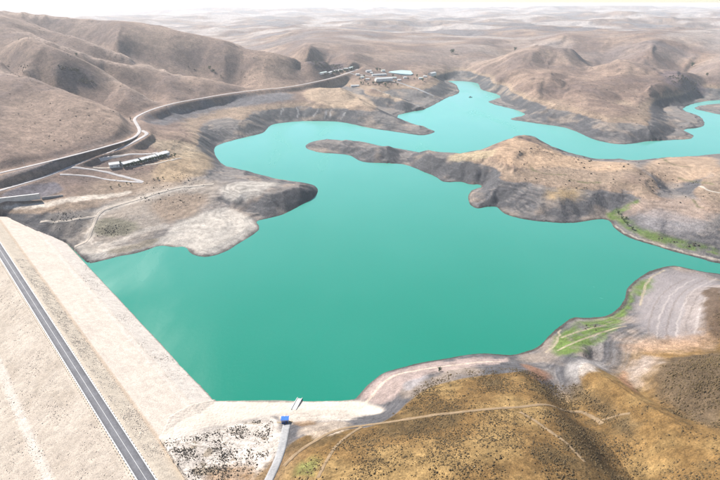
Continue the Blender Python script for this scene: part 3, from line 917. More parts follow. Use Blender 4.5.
# ------------------------------------------------------------------ plain materials
M['asphalt'] = simple('asphalt', (0.145, 0.143, 0.153), 0.85, (0.8, 0.12), (0.85, 0.85), (1.15, 1.15), (6.0, 0.3, 0.03))
M['paint'] = simple('road_paint', (0.74, 0.73, 0.70), 0.7, (2.5,), (0.7,), (1.1,))
M['concrete'] = simple('concrete', (0.56, 0.53, 0.49), 0.85, (1.2, 0.2), (0.85, 0.85), (1.1, 1.12), (4.0, 0.2, 0.03))
M['white_concrete'] = simple('whitewashed_concrete', (0.72, 0.70, 0.67), 0.8, (1.6,), (0.8,), (1.1,))
M['dust'] = simple('dusty_road', (0.40, 0.37, 0.355), 0.95, (0.25, 0.05), (0.85, 0.88), (1.12, 1.1), (2.0, 0.3, 0.1))
M['track'] = simple('dirt_track', (0.38, 0.325, 0.27), 0.95, (0.5, 0.08), (0.8, 0.85), (1.15, 1.12), (2.0, 0.4, 0.1))
M['track_ochre'] = simple('ochre_dirt', (0.215, 0.15, 0.088), 0.95, (0.8, 0.15), (0.75, 0.85), (1.15, 1.12), (2.0, 0.4, 0.1))
M['grey_road'] = simple('worn_grey_road', (0.27, 0.265, 0.265), 0.9, (0.9, 0.15), (0.8, 0.85), (1.15, 1.15), (4.0, 0.3, 0.04))
M['wall_white'] = simple('white_render', (0.72, 0.70, 0.66), 0.85, (0.8,), (0.85,), (1.08,))
M['roof_white'] = simple('pale_sheet_roof', (0.66, 0.65, 0.62), 0.9, (0.8,), (0.85,), (1.08,))
M['roof_green'] = simple('pale_green_sheet_roof', (0.60, 0.68, 0.62), 0.9, (0.8,), (0.85,), (1.08,))
M['roof_blue'] = simple('blue_sheet_metal', (0.03, 0.13, 0.50), 0.45, (1.5,), (0.7,), (1.3,))
M['glass'] = simple('window_glass', (0.03, 0.04, 0.05), 0.15, (1.0,), (0.9,), (1.1,))
M['door'] = simple('door_paint', (0.16, 0.13, 0.10), 0.6)
M['rail_yellow'] = simple('ochre_painted_steel', (0.48, 0.33, 0.10), 0.6)
M['steel'] = simple('galvanised_steel', (0.38, 0.38, 0.38), 0.5)
M['dark_steel'] = simple('dark_steel', (0.06, 0.06, 0.065), 0.6)
M['bark'] = simple('bark', (0.10, 0.075, 0.05), 0.95)
M['leaf'] = simple('dark_foliage', (0.035, 0.065, 0.025), 0.9, (0.9,), (0.6,), (1.5,))
M['leaf2'] = simple('mid_foliage', (0.065, 0.105, 0.035), 0.9, (0.9,), (0.6,), (1.5,))
M['shrub'] = simple('steppe_shrub', (0.088, 0.061, 0.029), 0.95, (0.35, 0.05), (0.6, 0.75), (1.5, 1.3))
M['shrub_dark'] = simple('dark_thorn_shrub', (0.062, 0.050, 0.036), 0.95, (0.4,), (0.6,), (1.5,))
M['rock'] = simple('limestone_riprap', (0.53, 0.45, 0.37), 0.95, (0.7, 0.1), (0.6, 0.85), (1.35, 1.15))
M['hull'] = simple('dark_hull_paint', (0.05, 0.07, 0.08), 0.4)
M['cabin'] = simple('cabin_paint', (0.35, 0.37, 0.37), 0.5)
m, nt, b = mat('pond_water')
b.inputs['Base Color'].default_value = (0.40, 0.56, 0.54, 1); b.inputs['Roughness'].default_value = 0.15; b.inputs['IOR'].default_value = 1.33
geo = N(nt, 'ShaderNodeNewGeometry'); bump(nt, b, geo, 0.4, 0.05, 0.4)
M['pond'] = m


class MB:
    def __init__(self):
        self.v, self.f = [], []

    def add(self, v, f):
        k = len(self.v)
        self.v += [tuple(map(float, p)) for p in v]
        self.f += [tuple(i + k for i in q_) for q_ in f]
        return self

    def box(self, c, size, taper=1.0, rz=0.0, rx=0.0):
        x, y, z = size[0] / 2, size[1] / 2, size[2] / 2
        vv = []
        for sz in (-1, 1):
            k = taper if sz > 0 else 1
            for sx, sy in ((-1, -1), (1, -1), (1, 1), (-1, 1)):
                a, b_, d_ = sx * x * k, sy * y * k, sz * z
                b_, d_ = b_ * math.cos(rx) - d_ * math.sin(rx), b_ * math.sin(rx) + d_ * math.cos(rx)
                a, b_ = a * math.cos(rz) - b_ * math.sin(rz), a * math.sin(rz) + b_ * math.cos(rz)
                vv.append((c[0] + a, c[1] + b_, c[2] + d_))
        return self.add(vv, [(3, 2, 1, 0), (4, 5, 6, 7), (0, 1, 5, 4), (1, 2, 6, 5), (2, 3, 7, 6), (3, 0, 4, 7)])

    def tube(self, a, b_, r0, r1, n=6):
        a, b_ = Vector(a), Vector(b_)
        d_ = (b_ - a).normalized()
        u = d_.orthogonal().normalized(); w = d_.cross(u)
        vv = []
        for p, r in ((a, r0), (b_, r1)):
            for k in range(n):
                t = 2 * math.pi * k / n
                vv.append(p + u * (r * math.cos(t)) + w * (r * math.sin(t)))
        ff = [(k, (k + 1) % n, n + (k + 1) % n, n + k) for k in range(n)] + [tuple(range(n - 1, -1, -1)), tuple(range(n, 2 * n))]
        return self.add(vv, ff)

    def mesh(self, name, material):
        me = bpy.data.meshes.new(name)
        me.from_pydata(self.v, [], self.f)
        me.materials.append(material)
        me.update()
        return me

    def build(self, name, material, parent=None):
        return obj(name, self.mesh(name, material), parent)


def resample(pts, step):
    pts = np.array(pts, float)
    L = np.concatenate([[0], np.cumsum(np.hypot(*np.diff(pts[:, :2], axis=0).T))])
    n = max(2, int(L[-1] / step) + 1)
    t = np.linspace(0, L[-1], n)
    return np.stack([np.interp(t, L, pts[:, k]) for k in range(pts.shape[1])], 1)


def ribbon(name, pts, width, material, lift=0.25, drape=False, cross=4, step=2.5, wob=0.0, skirt=0.5):
    p = resample(pts, step)
    d_ = np.gradient(p[:, :2], axis=0)
    d_ /= np.linalg.norm(d_, axis=1)[:, None] + 1e-9
    n_ = np.stack([-d_[:, 1], d_[:, 0]], 1)
    off = np.linspace(-0.5, 0.5, cross + 1)
    wl = width * (1 + wob * fbm(np.arange(len(p)) * 0.23, np.full(len(p), 3.3), 3, 5))
    X = p[:, None, 0] + n_[:, None, 0] * off[None] * wl[:, None]
    Y = p[:, None, 1] + n_[:, None, 1] * off[None] * wl[:, None]
    if wob > 0.2:
        for c_i, sd_ in ((0, 77), (-1, 79)):
            j_ = width * 0.16 * fbm(np.arange(len(p)) * 0.7, np.full(len(p), 1.7), 3, sd_)
            X[:, c_i] += n_[:, 0] * j_; Y[:, c_i] += n_[:, 1] * j_
    if drape:
        Zr = ground(X.ravel(), Y.ravel()).reshape(X.shape) + lift
    else:
        Zr = np.repeat(p[:, 2:3], cross + 1, 1) + lift
    X = np.concatenate([X[:, :1], X, X[:, -1:]], 1); Y = np.concatenate([Y[:, :1], Y, Y[:, -1:]], 1)
    Zr = np.concatenate([Zr[:, :1] - skirt, Zr, Zr[:, -1:] - skirt], 1)
    k = np.arange(X.size).reshape(X.shape)
    F = np.stack([k[:-1, :-1], k[1:, :-1], k[1:, 1:], k[:-1, 1:]], -1).reshape(-1, 4)
    return obj(name, np_mesh(name, np.stack([X, Y, Zr], -1).reshape(-1, 3), F, material))


# ------------------------------------------------------------------ roads and tracks
for nm, (w, pts) in road3d.items():
    tag(ribbon(nm, pts, w, M['dust'], 0.3, wob=0.15), kind='structure')


def track(px, width, material, lift=0.12, step=2.0):
    pts = chaikin([hit(*q_) for q_ in px], 2, closed=False)
    return tag(ribbon('dirt_track', pts, width, material, lift, drape=True, cross=4, step=step, wob=0.35, skirt=0.3), kind='structure')


track([(74, 247), (84, 243), (90, 236), (93, 226), (97, 216), (103, 210), (118, 205), (140, 199), (165, 191), (195, 186), (214, 184)], 4.5, M['track'])
track([(97, 216), (80, 219), (62, 222), (40, 222)], 4, M['track'])
track([(62, 170), (80, 168), (100, 170), (122, 176), (143, 182)], 5, M['dust'])
track([(60, 174.5), (90, 175.5), (120, 181), (143, 182.5)], 4, M['dust'])
track([(100, 160), (118, 156), (140, 154.5), (158, 152.5)], 5, M['dust'])
track([(93, 167.5), (110, 168), (140, 166), (165, 162.5), (182, 158)], 4, M['track'])
track([(284, 466), (298, 452), (312, 443), (330, 433), (348, 427), (372, 424), (400, 420.5), (430, 416), (470, 411), (510, 408), (550, 406.5), (575, 409), (592, 416), (602, 424)], 2.6, M['track_ochre'], 0.1, 1.2)
track([(318, 478), (326, 462), (336, 446), (350, 434), (362, 427)], 2.0, M['track_ochre'], 0.1, 1.2)
track([(598, 421), (608, 418.5), (618, 415), (630, 413.5)], 1.3, M['track_ochre'], 0.08, 1.0)
track([(520, 412), (545, 428), (570, 446), (585, 462)], 1.6, M['track_ochre'], 0.1, 1.2)
track([(700, 150 + 36), (706, 190), (720, 193)], 4, M['track'])
track([(345, 73), (362, 75), (380, 77.5), (398, 82), (412, 87), (424, 92), (434, 96)], 6, M['grey_road'], 0.3, 4)
track([(372, 88), (390, 95), (408, 102), (420, 107)], 4, M['grey_road'], 0.3, 4)

# road down from the intake
acc = chaikin([hit(*q_) for q_ in [(287, 424), (285, 432), (283, 444), (279, 458), (272, 474), (262, 492), (246, 520), (225, 545)]], 2, closed=False)
access = tag(ribbon('access_road', acc, 5.0, M['grey_road'], 0.18, drape=True, cross=4, step=1.0, wob=0.05), kind='structure')

# crest road on the dam
t0, t1 = -60.0, 470.0
ctr = [(*from_ts(t, 0), CREST) for t in (t0, t1)]
crest = tag(ribbon('crest_road', ctr, 6.9, M['asphalt'], 0.10, cross=2, step=10), kind='structure')
ribbon('centre_line', ctr, 0.17, M['paint'], 0.106, cross=1, step=10, skirt=0.002).parent = crest
AXR = math.atan2(AX[1], AX[0])
for side_ in (-1, 1):
    mb = MB()
    for k in range(int((t1 - t0) / 10)):
        t = t0 + 10 * k + 5
        x, y = from_ts(t, side_ * 3.6)
        mb.box((x - dam_c[0], y - dam_c[1], CREST + 0.16), (9.97, 0.5, 0.40), taper=0.985, rz=AXR)
    mb.build('kerb', M['white_concrete'], dam)
# upright guard blocks along both kerbs
blk = MB().box((0, 0, 0.28), (1.3, 0.42, 0.56), taper=0.86).mesh('guard_block', M['white_concrete'])
pst = MB().box((0, 0, 0.35), (0.3, 0.26, 0.6), taper=0.9).mesh('guard_post', M['dark_steel'])
for side_ in (-1, 1):
    for k in range(145):
        x, y = from_ts(-12 + 2.7 * k, side_ * 4.0)
        o = obj('guard_block', blk, dam)
        o.location = (x - dam_c[0], y - dam_c[1], CREST + 0.15); o.rotation_euler = (0, 0, AXR + 0.03 * math.sin(k * 7.7))
for k in range(140):
    x, y = from_ts(-11 + 2.7 * k, -5.15)
    o = obj('guard_post', pst, dam)
    o.location = (x - dam_c[0], y - dam_c[1], float(prof(-5.15)) - 0.2); o.rotation_euler = (0, 0, AXR)


# ------------------------------------------------------------------ loose rock and shrubs
def blob_variants(n, lo, hi, zs=0.7, seed=1, k=4):
    """Small irregular convex lumps: two rings and two poles."""
    r = np.random.default_rng(seed)
    out = []
    for _ in range(n):
        v = [(0, 0, -0.25)]
        for ring, (z, rad) in enumerate(((-0.12, 0.5), (0.42, 0.40))):
            for a in range(k):
                t = 2 * math.pi * (a + 0.5 * ring + r.uniform(-.2, .2)) / k
                q_ = rad * r.uniform(lo, hi)
                v.append((q_ * math.cos(t), q_ * math.sin(t), z * zs * r.uniform(.75, 1.25)))
        v.append((r.uniform(-.1, .1), r.uniform(-.1, .1), 0.68 * zs))
        f = []
        for a in range(k):
            b_ = (a + 1) % k
            f += [(1 + a, 1 + b_, 1 + k + a), (1 + b_, 1 + k + b_, 1 + k + a), (1 + k + a, 1 + k + b_, 1 + 2 * k)]
        out.append((np.array(v), np.array(f)))
    return out


def scatter_mesh(name, pts, sizes, variants, material, origin=(0, 0, 0)):
    Vs, Fs, k = [], [], 0
    n = len(pts)
    pts = np.asarray(pts); sizes = np.asarray(sizes)
    rot = rng.uniform(0, 6.283, n)
    which = rng.integers(0, len(variants), n)
    for vi, (v, f) in enumerate(variants):
        s_ = np.nonzero(which == vi)[0]
        if len(s_) == 0: continue
        c_, sn = np.cos(rot[s_])[:, None], np.sin(rot[s_])[:, None]
        x = (v[None, :, 0] * c_ - v[None, :, 1] * sn) * sizes[s_, None] + pts[s_, 0, None]
        y = (v[None, :, 0] * sn + v[None, :, 1] * c_) * sizes[s_, None] + pts[s_, 1, None]
        z = v[None, :, 2] * sizes[s_, None] + pts[s_, 2, None]
        Vs.append(np.stack([x, y, z], -1).reshape(-1, 3) - np.array(origin))
        Fs.append((f[None] + (np.arange(len(s_)) * len(v))[:, None, None]).reshape(-1, 3) + k)
        k += len(s_) * len(v)
    return np_mesh(name, np.concatenate(Vs), np.concatenate(Fs), material, smooth=False)


rocks = blob_variants(6, 0.6, 1.25, zs=0.5, seed=3)
shrubs = blob_variants(6, 0.55, 1.3, zs=0.75, seed=5)


def dam_rocks(n, s0, s1, ta, tb, size0, size1, thr):
    t = rng.uniform(ta, tb, n); s_ = rng.uniform(s0, s1, n)
    x, y = from_ts(t, s_)
    keep = rng.uniform(0, 1, n) < 0.45 + 1.3 * fbm(x / 13, y / 13, 3, 301) + thr
    t, s_, x, y = t[keep], s_[keep], x[keep], y[keep]
    z = prof(s_) - 0.05
    return np.stack([x, y, z], 1), rng.uniform(size0, size1, len(x)) * (0.75 + 0.9 * rng.uniform(0, 1, len(x)) ** 4)


pa, sa = dam_rocks(13000, 6.3, 16.5, 10, 330, 0.35, 0.75, 0.15)
pb, sb_ = dam_rocks(16000, -60, -6, 0, 330, 0.28, 0.66, 0.0)
pc, sc_ = dam_rocks(4500, 46, 62.5, 56, 320, 0.35, 0.7, -0.05)
me = scatter_mesh('riprap', np.concatenate([pa, pb, pc]), np.concatenate([sa, sb_, sc_]), rocks, M['rock'], dam_c)
tag(obj('riprap', me, dam), kind='stuff')


def poly_world(px):
    return chaikin([hit(*q_)[:2] for q_ in px], 1)


def scatter_poly(poly, n, size0, size1, dens=None, soft=10.0):
    p = np.array(poly)
    x = rng.uniform(p[:, 0].min(), p[:, 0].max(), n); y = rng.uniform(p[:, 1].min(), p[:, 1].max(), n)
    d_, i_ = seg_dist(x, y, poly)
    wob = 0.5 + 1.2 * fbm(x / 25, y / 25, 3, 441)
    i_ &= rng.uniform(0, 1, n) < np.clip(d_ / soft - wob * 0.5, 0, 1)
    if dens is not None:
        i_ &= rng.uniform(0, 1, n) < dens(x, y)
    x, y = x[i_], y[i_]
    z = ground(x, y)
    ok = z > 1.0
    return np.stack([x, y, z], 1)[ok], rng.uniform(size0, size1, ok.sum()) * (0.6 + 1.5 * rng.uniform(0, 1, ok.sum()) ** 4)


road_w = [np.array(p)[:2] for p in chaikin([hit(*q_) for q_ in [(298, 452), (348, 427), (400, 420.5), (470, 411), (550, 406.5), (592, 416)]], 1, closed=False)]


def dens_hill(x, y):
    d_, _ = seg_dist(x, y, road_w, closed=False)
    return np.clip(0.36 + 1.5 * fbm(x / 28, y / 28, 3, 401) + 0.5 * fbm(x / 6, y / 6, 2, 403), 0.04, 1) * (d_ > 1.8)


H1 = [(285, 492), (300, 460), (340, 438), (395, 410), (415, 384), (445, 370), (500, 366), (548, 376), (575, 386), (600, 383), (640, 402), (690, 424), (790, 452), (800, 540), (500, 545), (270, 530)]
H2 = [(648, 372), (660, 362), (690, 354), (745, 350), (745, 440), (690, 424), (650, 402)]
H3 = [(704, 296), (735, 284), (735, 348), (706, 340)]
H4 = [(562, 386), (584, 380), (612, 398), (650, 432), (640, 456), (600, 424)]
pa, sa = scatter_poly(poly_world(H1), 150000, 0.26, 0.70, dens_hill, 7.0)
pb, sb_ = scatter_poly(poly_world(H2), 26000, 0.4, 0.9, lambda x, y: np.clip(0.6 + fbm(x / 20, y / 20, 3, 411), 0, 1))
pc, sc_ = scatter_poly(poly_world(H3), 3000, 0.8, 1.6)
pd, sd_ = scatter_poly(poly_world(H4), 14000, 0.3, 0.8, lambda x, y: np.clip(0.5 + fbm(x / 12, y / 12, 3, 413), 0, 1), 8)
pe = np.concatenate([pa, pb, pc, pd]); se = np.concatenate([sa, sb_, sc_, sd_])
appar = se / np.linalg.norm(pe - np.array([0, 0, CAM_H]), axis=1)
order = np.argsort(-appar)
big = order[:260]; rest = order[260:]
tag(obj('steppe_scrub', scatter_mesh('steppe_scrub', pe[rest], se[rest], shrubs, M['shrub'])), 'low brown scrub dotted over the ochre hills at lower right', 'scrub', kind='stuff')
shr_me = []
for k, (v, f) in enumerate(shrubs):
    shr_me.append(np_mesh('shrub', v, f, M['shrub'], smooth=False))
for k in big:
    o = obj('shrub', shr_me[k % 6]); o.location = pe[k]; o.scale = (se[k],) * 3; o.rotation_euler = (0, 0, k * 1.7)
    tag(o, 'larger brown shrub among the low scrub on the ochre hillside', 'shrub', 'brown shrubs on the ochre hillside')

# dark thorn bushes on the white fill
WP = [(152, 441), (205, 429), (255, 418), (275, 417), (277, 440), (262, 486), (200, 492), (158, 462)]
pa, sa = scatter_poly(poly_world(WP), 36000, 0.22, 0.60, lambda x, y: np.clip(0.30 + 1.3 * fbm(x / 12, y / 12, 3, 421), 0.03, 1) ** 1.3, 5)
for q_, w_, n_ in (((262, 455), 3.0, 60), ((223, 460), 1.6, 22), ((213, 449), 1.4, 16), ((174, 450), 2.4, 40), ((186, 451), 2.6, 40), ((258, 422), 2.2, 30)):
    c_ = hit(*q_)
    x = c_[0] + rng.normal(0, w_, n_); y = c_[1] + rng.normal(0, w_ * 0.6, n_)
    pa = np.concatenate([pa, np.stack([x, y, ground(x, y)], 1)]); sa = np.concatenate([sa, rng.uniform(0.4, 0.95, n_)])
order = np.argsort(-sa)
big, rest = order[:120], order[120:]
tag(obj('thorn_scrub', scatter_mesh('thorn_scrub', pa[rest], sa[rest], shrubs, M['shrub_dark'])), 'small dark thorn bushes speckling the white fill beside the dam', 'scrub', kind='stuff')
thr_me = [np_mesh('thorn_bush', v, f, M['shrub_dark'], smooth=False) for v, f in shrubs]
for k in big:
    o = obj('thorn_bush', thr_me[k % 6]); o.location = pa[k]; o.scale = (sa[k],) * 3; o.rotation_euler = (0, 0, k * 1.7)
    tag(o, 'larger dark thorn bush on the white fill beside the dam', 'bush', 'dark bushes on the white fill')

# far scrub patches on the hillsides
FP = []
for px, n, a, b_ in (([(52, 66), (80, 66), (100, 82), (92, 88), (66, 82)], 2600, 1.6, 3.6), ([(10, 60), (34, 62), (30, 72), (6, 78)], 700, 1.4, 3.0), ([(306, 64), (322, 60), (340, 63), (347, 68), (332, 71), (316, 71)], 5000, 1.8, 3.6),
                     ([(662, 74), (690, 77), (712, 89), (690, 94), (668, 84)], 1600, 1.8, 3.8), ([(100, 92), (130, 105), (160, 104), (125, 112)], 500, 1.0, 2.2), ([(150, 108), (240, 94), (288, 92), (240, 102), (190, 116)], 1400, 0.8, 2.0),
                     ([(84, 222), (146, 220), (134, 240), (88, 242)], 1600, 0.4, 1.1), ([(36, 214), (84, 204), (90, 228), (70, 246)], 1500, 0.4, 1.1), ([(120, 186), (200, 170), (215, 195), (160, 225), (140, 205)], 1500, 0.6, 1.4),
                     ([(500, 150), (560, 150), (700, 165), (720, 210), (600, 200), (510, 185)], 1800, 0.7, 2.0), ([(620, 215), (640, 228), (720, 250), (720, 256), (640, 238)], 1500, 0.8, 2.0),
                     ([(558, 350), (575, 322), (600, 321), (626, 300), (632, 310), (600, 342)], 1600, 0.4, 1.1), ([(190, 60), (215, 72), (200, 78), (180, 70)], 200, 1.5, 3),
                     ([(0, 16), (70, 26), (140, 44), (220, 76), (200, 92), (160, 104), (131, 118), (120, 138), (0, 166)], 14000, 0.5, 1.5), ([(490, 80), (540, 48), (600, 62), (655, 68), (715, 70), (718, 92), (660, 110), (640, 138), (570, 122), (510, 96)], 8000, 0.6, 1.7),
                     ([(240, 46), (310, 60), (300, 80), (230, 86)], 2500, 0.7, 1.7), ([(150, 140), (200, 135), (215, 165), (140, 185), (60, 186), (100, 172)], 1500, 0.4, 1.0)):
    FP.append(scatter_poly(poly_world(px), n, a, b_, lambda x, y: np.clip(0.3 + 1.6 * fbm(x / 30, y / 30, 3, 431), 0, 1)))
tag(obj('hillside_scrub', scatter_mesh('hillside_scrub', np.concatenate([f[0] for f in FP]), np.concatenate([f[1] for f in FP]), shrubs, M['shrub_dark'])), 'dark scrub in patches over the hillsides and banks round the lake', 'scrub', kind='stuff')


# ------------------------------------------------------------------ trees
def tree_meshes(h, w, leaf, seed, slim=False):
    r = random.Random(seed)
    t = MB()
    t.tube((0, 0, -0.4), (0.05 * h * r.uniform(-1, 1), 0.03 * h, h * 0.45), 0.045 * h, 0.028 * h, 6)
    t.tube((0, 0.02 * h, h * 0.42), (r.uniform(-.05, .05) * h, 0, h * 0.85), 0.027 * h, 0.008 * h, 5)
    for k in range(5):
        a = k * 2.4 + r.uniform(-.3, .3)
        z = h * (0.35 + 0.09 * k)
        t.tube((0, 0, z), (w * 0.36 * math.cos(a), w * 0.36 * math.sin(a), z + h * 0.17), 0.016 * h, 0.005 * h, 4)
    c = MB()
    lumps = []
    for k in range(14 if not slim else 10):
        a = r.uniform(0, 6.28); q_ = w * 0.5 * math.sqrt(r.uniform(0, 0.75)); z = h * r.uniform(0.3, 0.88)
        if slim: q_ *= 0.7 * (1.1 - z / h) + 0.2
        lumps.append((q_ * math.cos(a), q_ * math.sin(a), z, w * r.uniform(0.14, 0.26)))
    for lx, ly, lz, lr in lumps:
        for _ in range(20):
            d_ = Vector((r.gauss(0, 1), r.gauss(0, 1), r.gauss(0, 0.8))).normalized() * lr * r.uniform(0.55, 1.05)
            p = Vector((lx, ly, lz)) + d_
            s_ = lr * r.uniform(0.28, 0.5)
            u = Vector((r.gauss(0, 1), r.gauss(0, 1), r.gauss(0, 1))).normalized()
            w_ = u.orthogonal().normalized(); n_ = u.cross(w_)
            c.add([p + w_ * s_, p + n_ * s_ * 0.7, p - w_ * s_, p - n_ * s_ * 0.7 + u * s_ * 0.3], [(0, 1, 2, 3)])
    return t.mesh('trunk', M['bark']), c.mesh('crown', leaf)


TREES = [tree_meshes(6, 5.2, M['leaf'], 1), tree_meshes(6, 4.4, M['leaf'], 2), tree_meshes(6, 4.8, M['leaf2'], 3), tree_meshes(7, 3.0, M['leaf'], 4, True)]


ORD = ['first', 'second', 'third', 'fourth', 'fifth', 'sixth', 'seventh', 'eighth', 'ninth', 'tenth', 'eleventh', 'twelfth', 'thirteenth', 'fourteenth', 'fifteenth', 'sixteenth', 'seventeenth', 'eighteenth', 'nineteenth', 'twentieth', 'twenty-first', 'twenty-second', 'twenty-third', 'twenty-fourth']


def tree(p, k, sc, label, group=None, name='tree'):
    e = empty(name, p, random.uniform(0, 6.28))
    e.scale = (sc, sc, sc * random.uniform(0.9, 1.15))
    obj('trunk', TREES[k][0], e); obj('crown', TREES[k][1], e)
    return tag(e, label, 'tree', group)


# ------------------------------------------------------------------ buildings
def house(p, rz, L, W, H, label, roof='roof_white', nwin=4, cat='house', name='house', group=None, pitch=0.13, door=True):
    e = empty(name, p, rz)
    wb = MB(); wb.box((0, 0, H / 2 - 0.6), (L, W, H + 1.2))
    rh = W * pitch
    wb.add([(-L / 2, -W / 2, H), (-L / 2, W / 2, H), (-L / 2, 0, H + rh), (L / 2, -W / 2, H), (L / 2, W / 2, H), (L / 2, 0, H + rh)], [(0, 2, 1), (3, 4, 5)])
    wb.build('wall', M['wall_white'], e)
    o_ = 0.45
    for sgn in (-1, 1):
        zb = H - 0.12
        r_ = MB().add([(-L / 2 - o_, sgn * (W / 2 + o_), zb), (L / 2 + o_, sgn * (W / 2 + o_), zb), (L / 2 + o_, 0, H + rh + 0.12), (-L / 2 - o_, 0, H + rh + 0.12),
                       (-L / 2 - o_, sgn * (W / 2 + o_), zb + 0.16), (L / 2 + o_, sgn * (W / 2 + o_), zb + 0.16), (L / 2 + o_, 0, H + rh + 0.28), (-L / 2 - o_, 0, H + rh + 0.28)],
                      [(3, 2, 1, 0), (4, 5, 6, 7), (0, 1, 5, 4), (1, 2, 6, 5), (2, 3, 7, 6), (3, 0, 4, 7)])
        r_.build('roof_slope', M[roof], e)
    MB().box((0, 0, H + rh + 0.27), (L + 2 * o_, 0.5, 0.14)).build('ridge_cap', M[roof], e)
    for k in range(nwin):
        x = -L / 2 + L * (k + 0.5) / nwin
        for sgn in (-1, 1):
            if door and k == nwin // 2 and sgn == -1:
                MB().box((x, sgn * (W / 2 + 0.03), 1.05), (1.1, 0.1, 2.1)).build('door', M['door'], e)
                continue
            wd = MB().box((x, sgn * (W / 2 + 0.02), 1.6), (1.5, 0.08, 1.3)).build('window', M['wall_white'], e)
            MB().box((x, sgn * (W / 2 + 0.05), 1.6), (1.25, 0.08, 1.05)).build('pane', M['glass'], wd)
    return tag(e, label, cat, group)


def place_line(a, b_):
    """Centre, heading and length of something seen from picture point a to b."""
    A_, B_ = hit(*a), hit(*b_)
    c_ = 0.5 * (A_ + B_)
    c_[2] = float(ground(c_[0], c_[1])[0])
    return c_, math.atan2(B_[1] - A_[1], B_[0] - A_[0]), float(np.hypot(*(B_ - A_)[:2]))


ROW = [((109.5, 166.5), (119.5, 165), 'smallest white house at the left end of the roadside row', 2), ((122, 166), (138, 162), 'long white house second from the left in the roadside row', 5),
       ((140, 161.5), (155, 158), 'long white house third from the left in the roadside row', 5), ((156, 157.5), (167, 154.5), 'white house at the right end of the roadside row', 4)]
for a, b_, lab, nw in ROW:
    c_, hd, L = place_line(a, b_)
    house(c_, hd, L, 12.5, 3.6, lab, nwin=nw, group='white houses in a row below the hill road')
row_t = sorted([(124 + 2.5 * k, 168.2 - 0.66 * k) for k in range(18)] + [(169.5, 155.5), (172, 157), (175.5, 156.6), (166, 153.0), (138.3, 161), (121, 164.5)])
for k, q_ in enumerate(row_t):
    tree(hit(q_[0] + random.uniform(-.4, .4), q_[1] + random.uniform(-.3, .3)), k % 3, random.uniform(0.7, 1.0), ORD[k] + ' dark tree from the left along the row of white houses', 'trees along the row of white houses')
for k, q_ in enumerate(sorted([(154, 180), (158, 179.5), (163, 178.5), (127, 184), (131, 184.5), (119, 186), (111, 188)])):
    tree(hit(*q_), k % 3, random.uniform(0.45, 0.65), ORD[k] + ' small bushy tree from the left on the bank below the houses', 'bushy trees below the row of houses')

HAM = [((319.5, 74), (326, 73.6), 'white house with pale green roof at the left end of the hamlet', 'roof_green'), ((327.5, 73), (331.5, 72.4), 'white house second from the left in the hamlet row', 'roof_white'), ((333.5, 72), (337, 71.4), 'white house third from the left in the hamlet row', 'roof_white'),
       ((338.5, 71.2), (342, 70.6), 'white house fourth from the left in the hamlet row', 'roof_white'), ((343.5, 70.2), (347.5, 69.6), 'white house fifth from the left in the hamlet row', 'roof_white'), ((348.5, 69), (352.5, 68.4), 'pale house at the right end of the hamlet row', 'roof_green')]
for a, b_, lab, rf in HAM:
    c_, hd, L = place_line(a, b_)
    house(c_, hd, max(L, 10), 9, 4.2, lab, rf, 3, group='hamlet houses in a row on the hillside')
for k in range(16):
    q_ = (325 + 1.9 * k, 75.3 - 0.38 * k)
    tree(hit(*q_), k % 3, random.uniform(1.0, 1.5), ORD[k] + ' dark tree from the left in front of the hamlet row', 'trees in front of the hamlet row')
for a, b_, w_, h_, lab in (((375.5, 82.5), (391.5, 81.5), 16, 7, 'large white hall standing above the dark bank in the hamlet'), ((366, 72), (371, 71.8), 9, 4.5, 'small white house between the hamlet row and the pond'), ((372, 75.5), (386, 75.2), 9, 3.6, 'long low white shed in front of the pond'),
                           ((351, 87), (359, 85.8), 8, 3.6, 'low pale shed at the foot of the dark slope below the hamlet'), ((429.5, 75.5), (434.5, 75), 13, 9, 'tall white building alone at the tip of the hamlet shelf')):
    c_, hd, L = place_line(a, b_)
    house(c_, hd, L, w_, h_, lab, 'roof_white', 4 if L > 20 else 2, 'building', 'farm_building', pitch=0.16)
for q_, k, s_, lab in (((377, 71), 0, 2.0, 'round dark tree beside the pond in the hamlet'), ((380, 70.6), 1, 1.6, 'smaller dark tree just right of the round tree by the pond'), ((376.5, 83), 3, 1.5, 'slim dark tree at the left corner of the white hall'), ((382, 84), 0, 1.2, 'low dark tree in front of the white hall'),
                       ((388, 84.2), 1, 1.0, 'low dark tree near the right end of the white hall'), ((361, 84), 0, 1.5, 'dark tree at the end of the low pale shed'), ((363.5, 84.5), 3, 1.4, 'slim dark tree right of the low pale shed'), ((368, 85), 1, 1.1, 'dark tree on the dark bank left of the white hall'),
                       ((452, 53.5), 0, 3.4, 'lone large green tree on the far pale slope'), ((515, 50.5), 0, 2.6, 'lone dark tree on the left shoulder of the far right hill'), ((692, 66.5), 0, 2.2, 'lone dark tree on the far right hillside'), ((707, 76), 1, 1.8, 'lone small dark tree near the right edge on the far hillside'),
                       ((210, 69.5), 2, 1.7, 'larger green tree in the gully below the brown hills'), ((214, 72), 0, 1.5, 'smaller dark green tree in the gully below the brown hills'), ((221, 77), 1, 0.9, 'tiny dark tree low in the gully below the brown hills'), ((76.5, 55.5), 0, 1.2, 'lone dark tree on the crest of the left hill'),
                       ((439.5, 371.5), 0, 0.55, 'lone dark bushy tree on the ochre slope by the shore track'), ((131, 121), 3, 1.3, 'dark slim tree on the roadside bend below the left hill'), ((386, 74.6), 0, 1.1, 'dark tree at the right end of the long low shed'), ((417, 77), 2, 1.3, 'green tree on the shelf right of the pond')):
    tree(hit(*q_), k, s_, lab)
for k, q_ in enumerate(sorted([(622, 219), (624, 222), (627, 225.5), (632, 229.5), (618, 214), (626, 219)])):
    tree(hit(*q_), 2, random.uniform(0.5, 0.8), ORD[k] + ' low green willow from the left on the grassy right shore', 'green willows on the right shore')

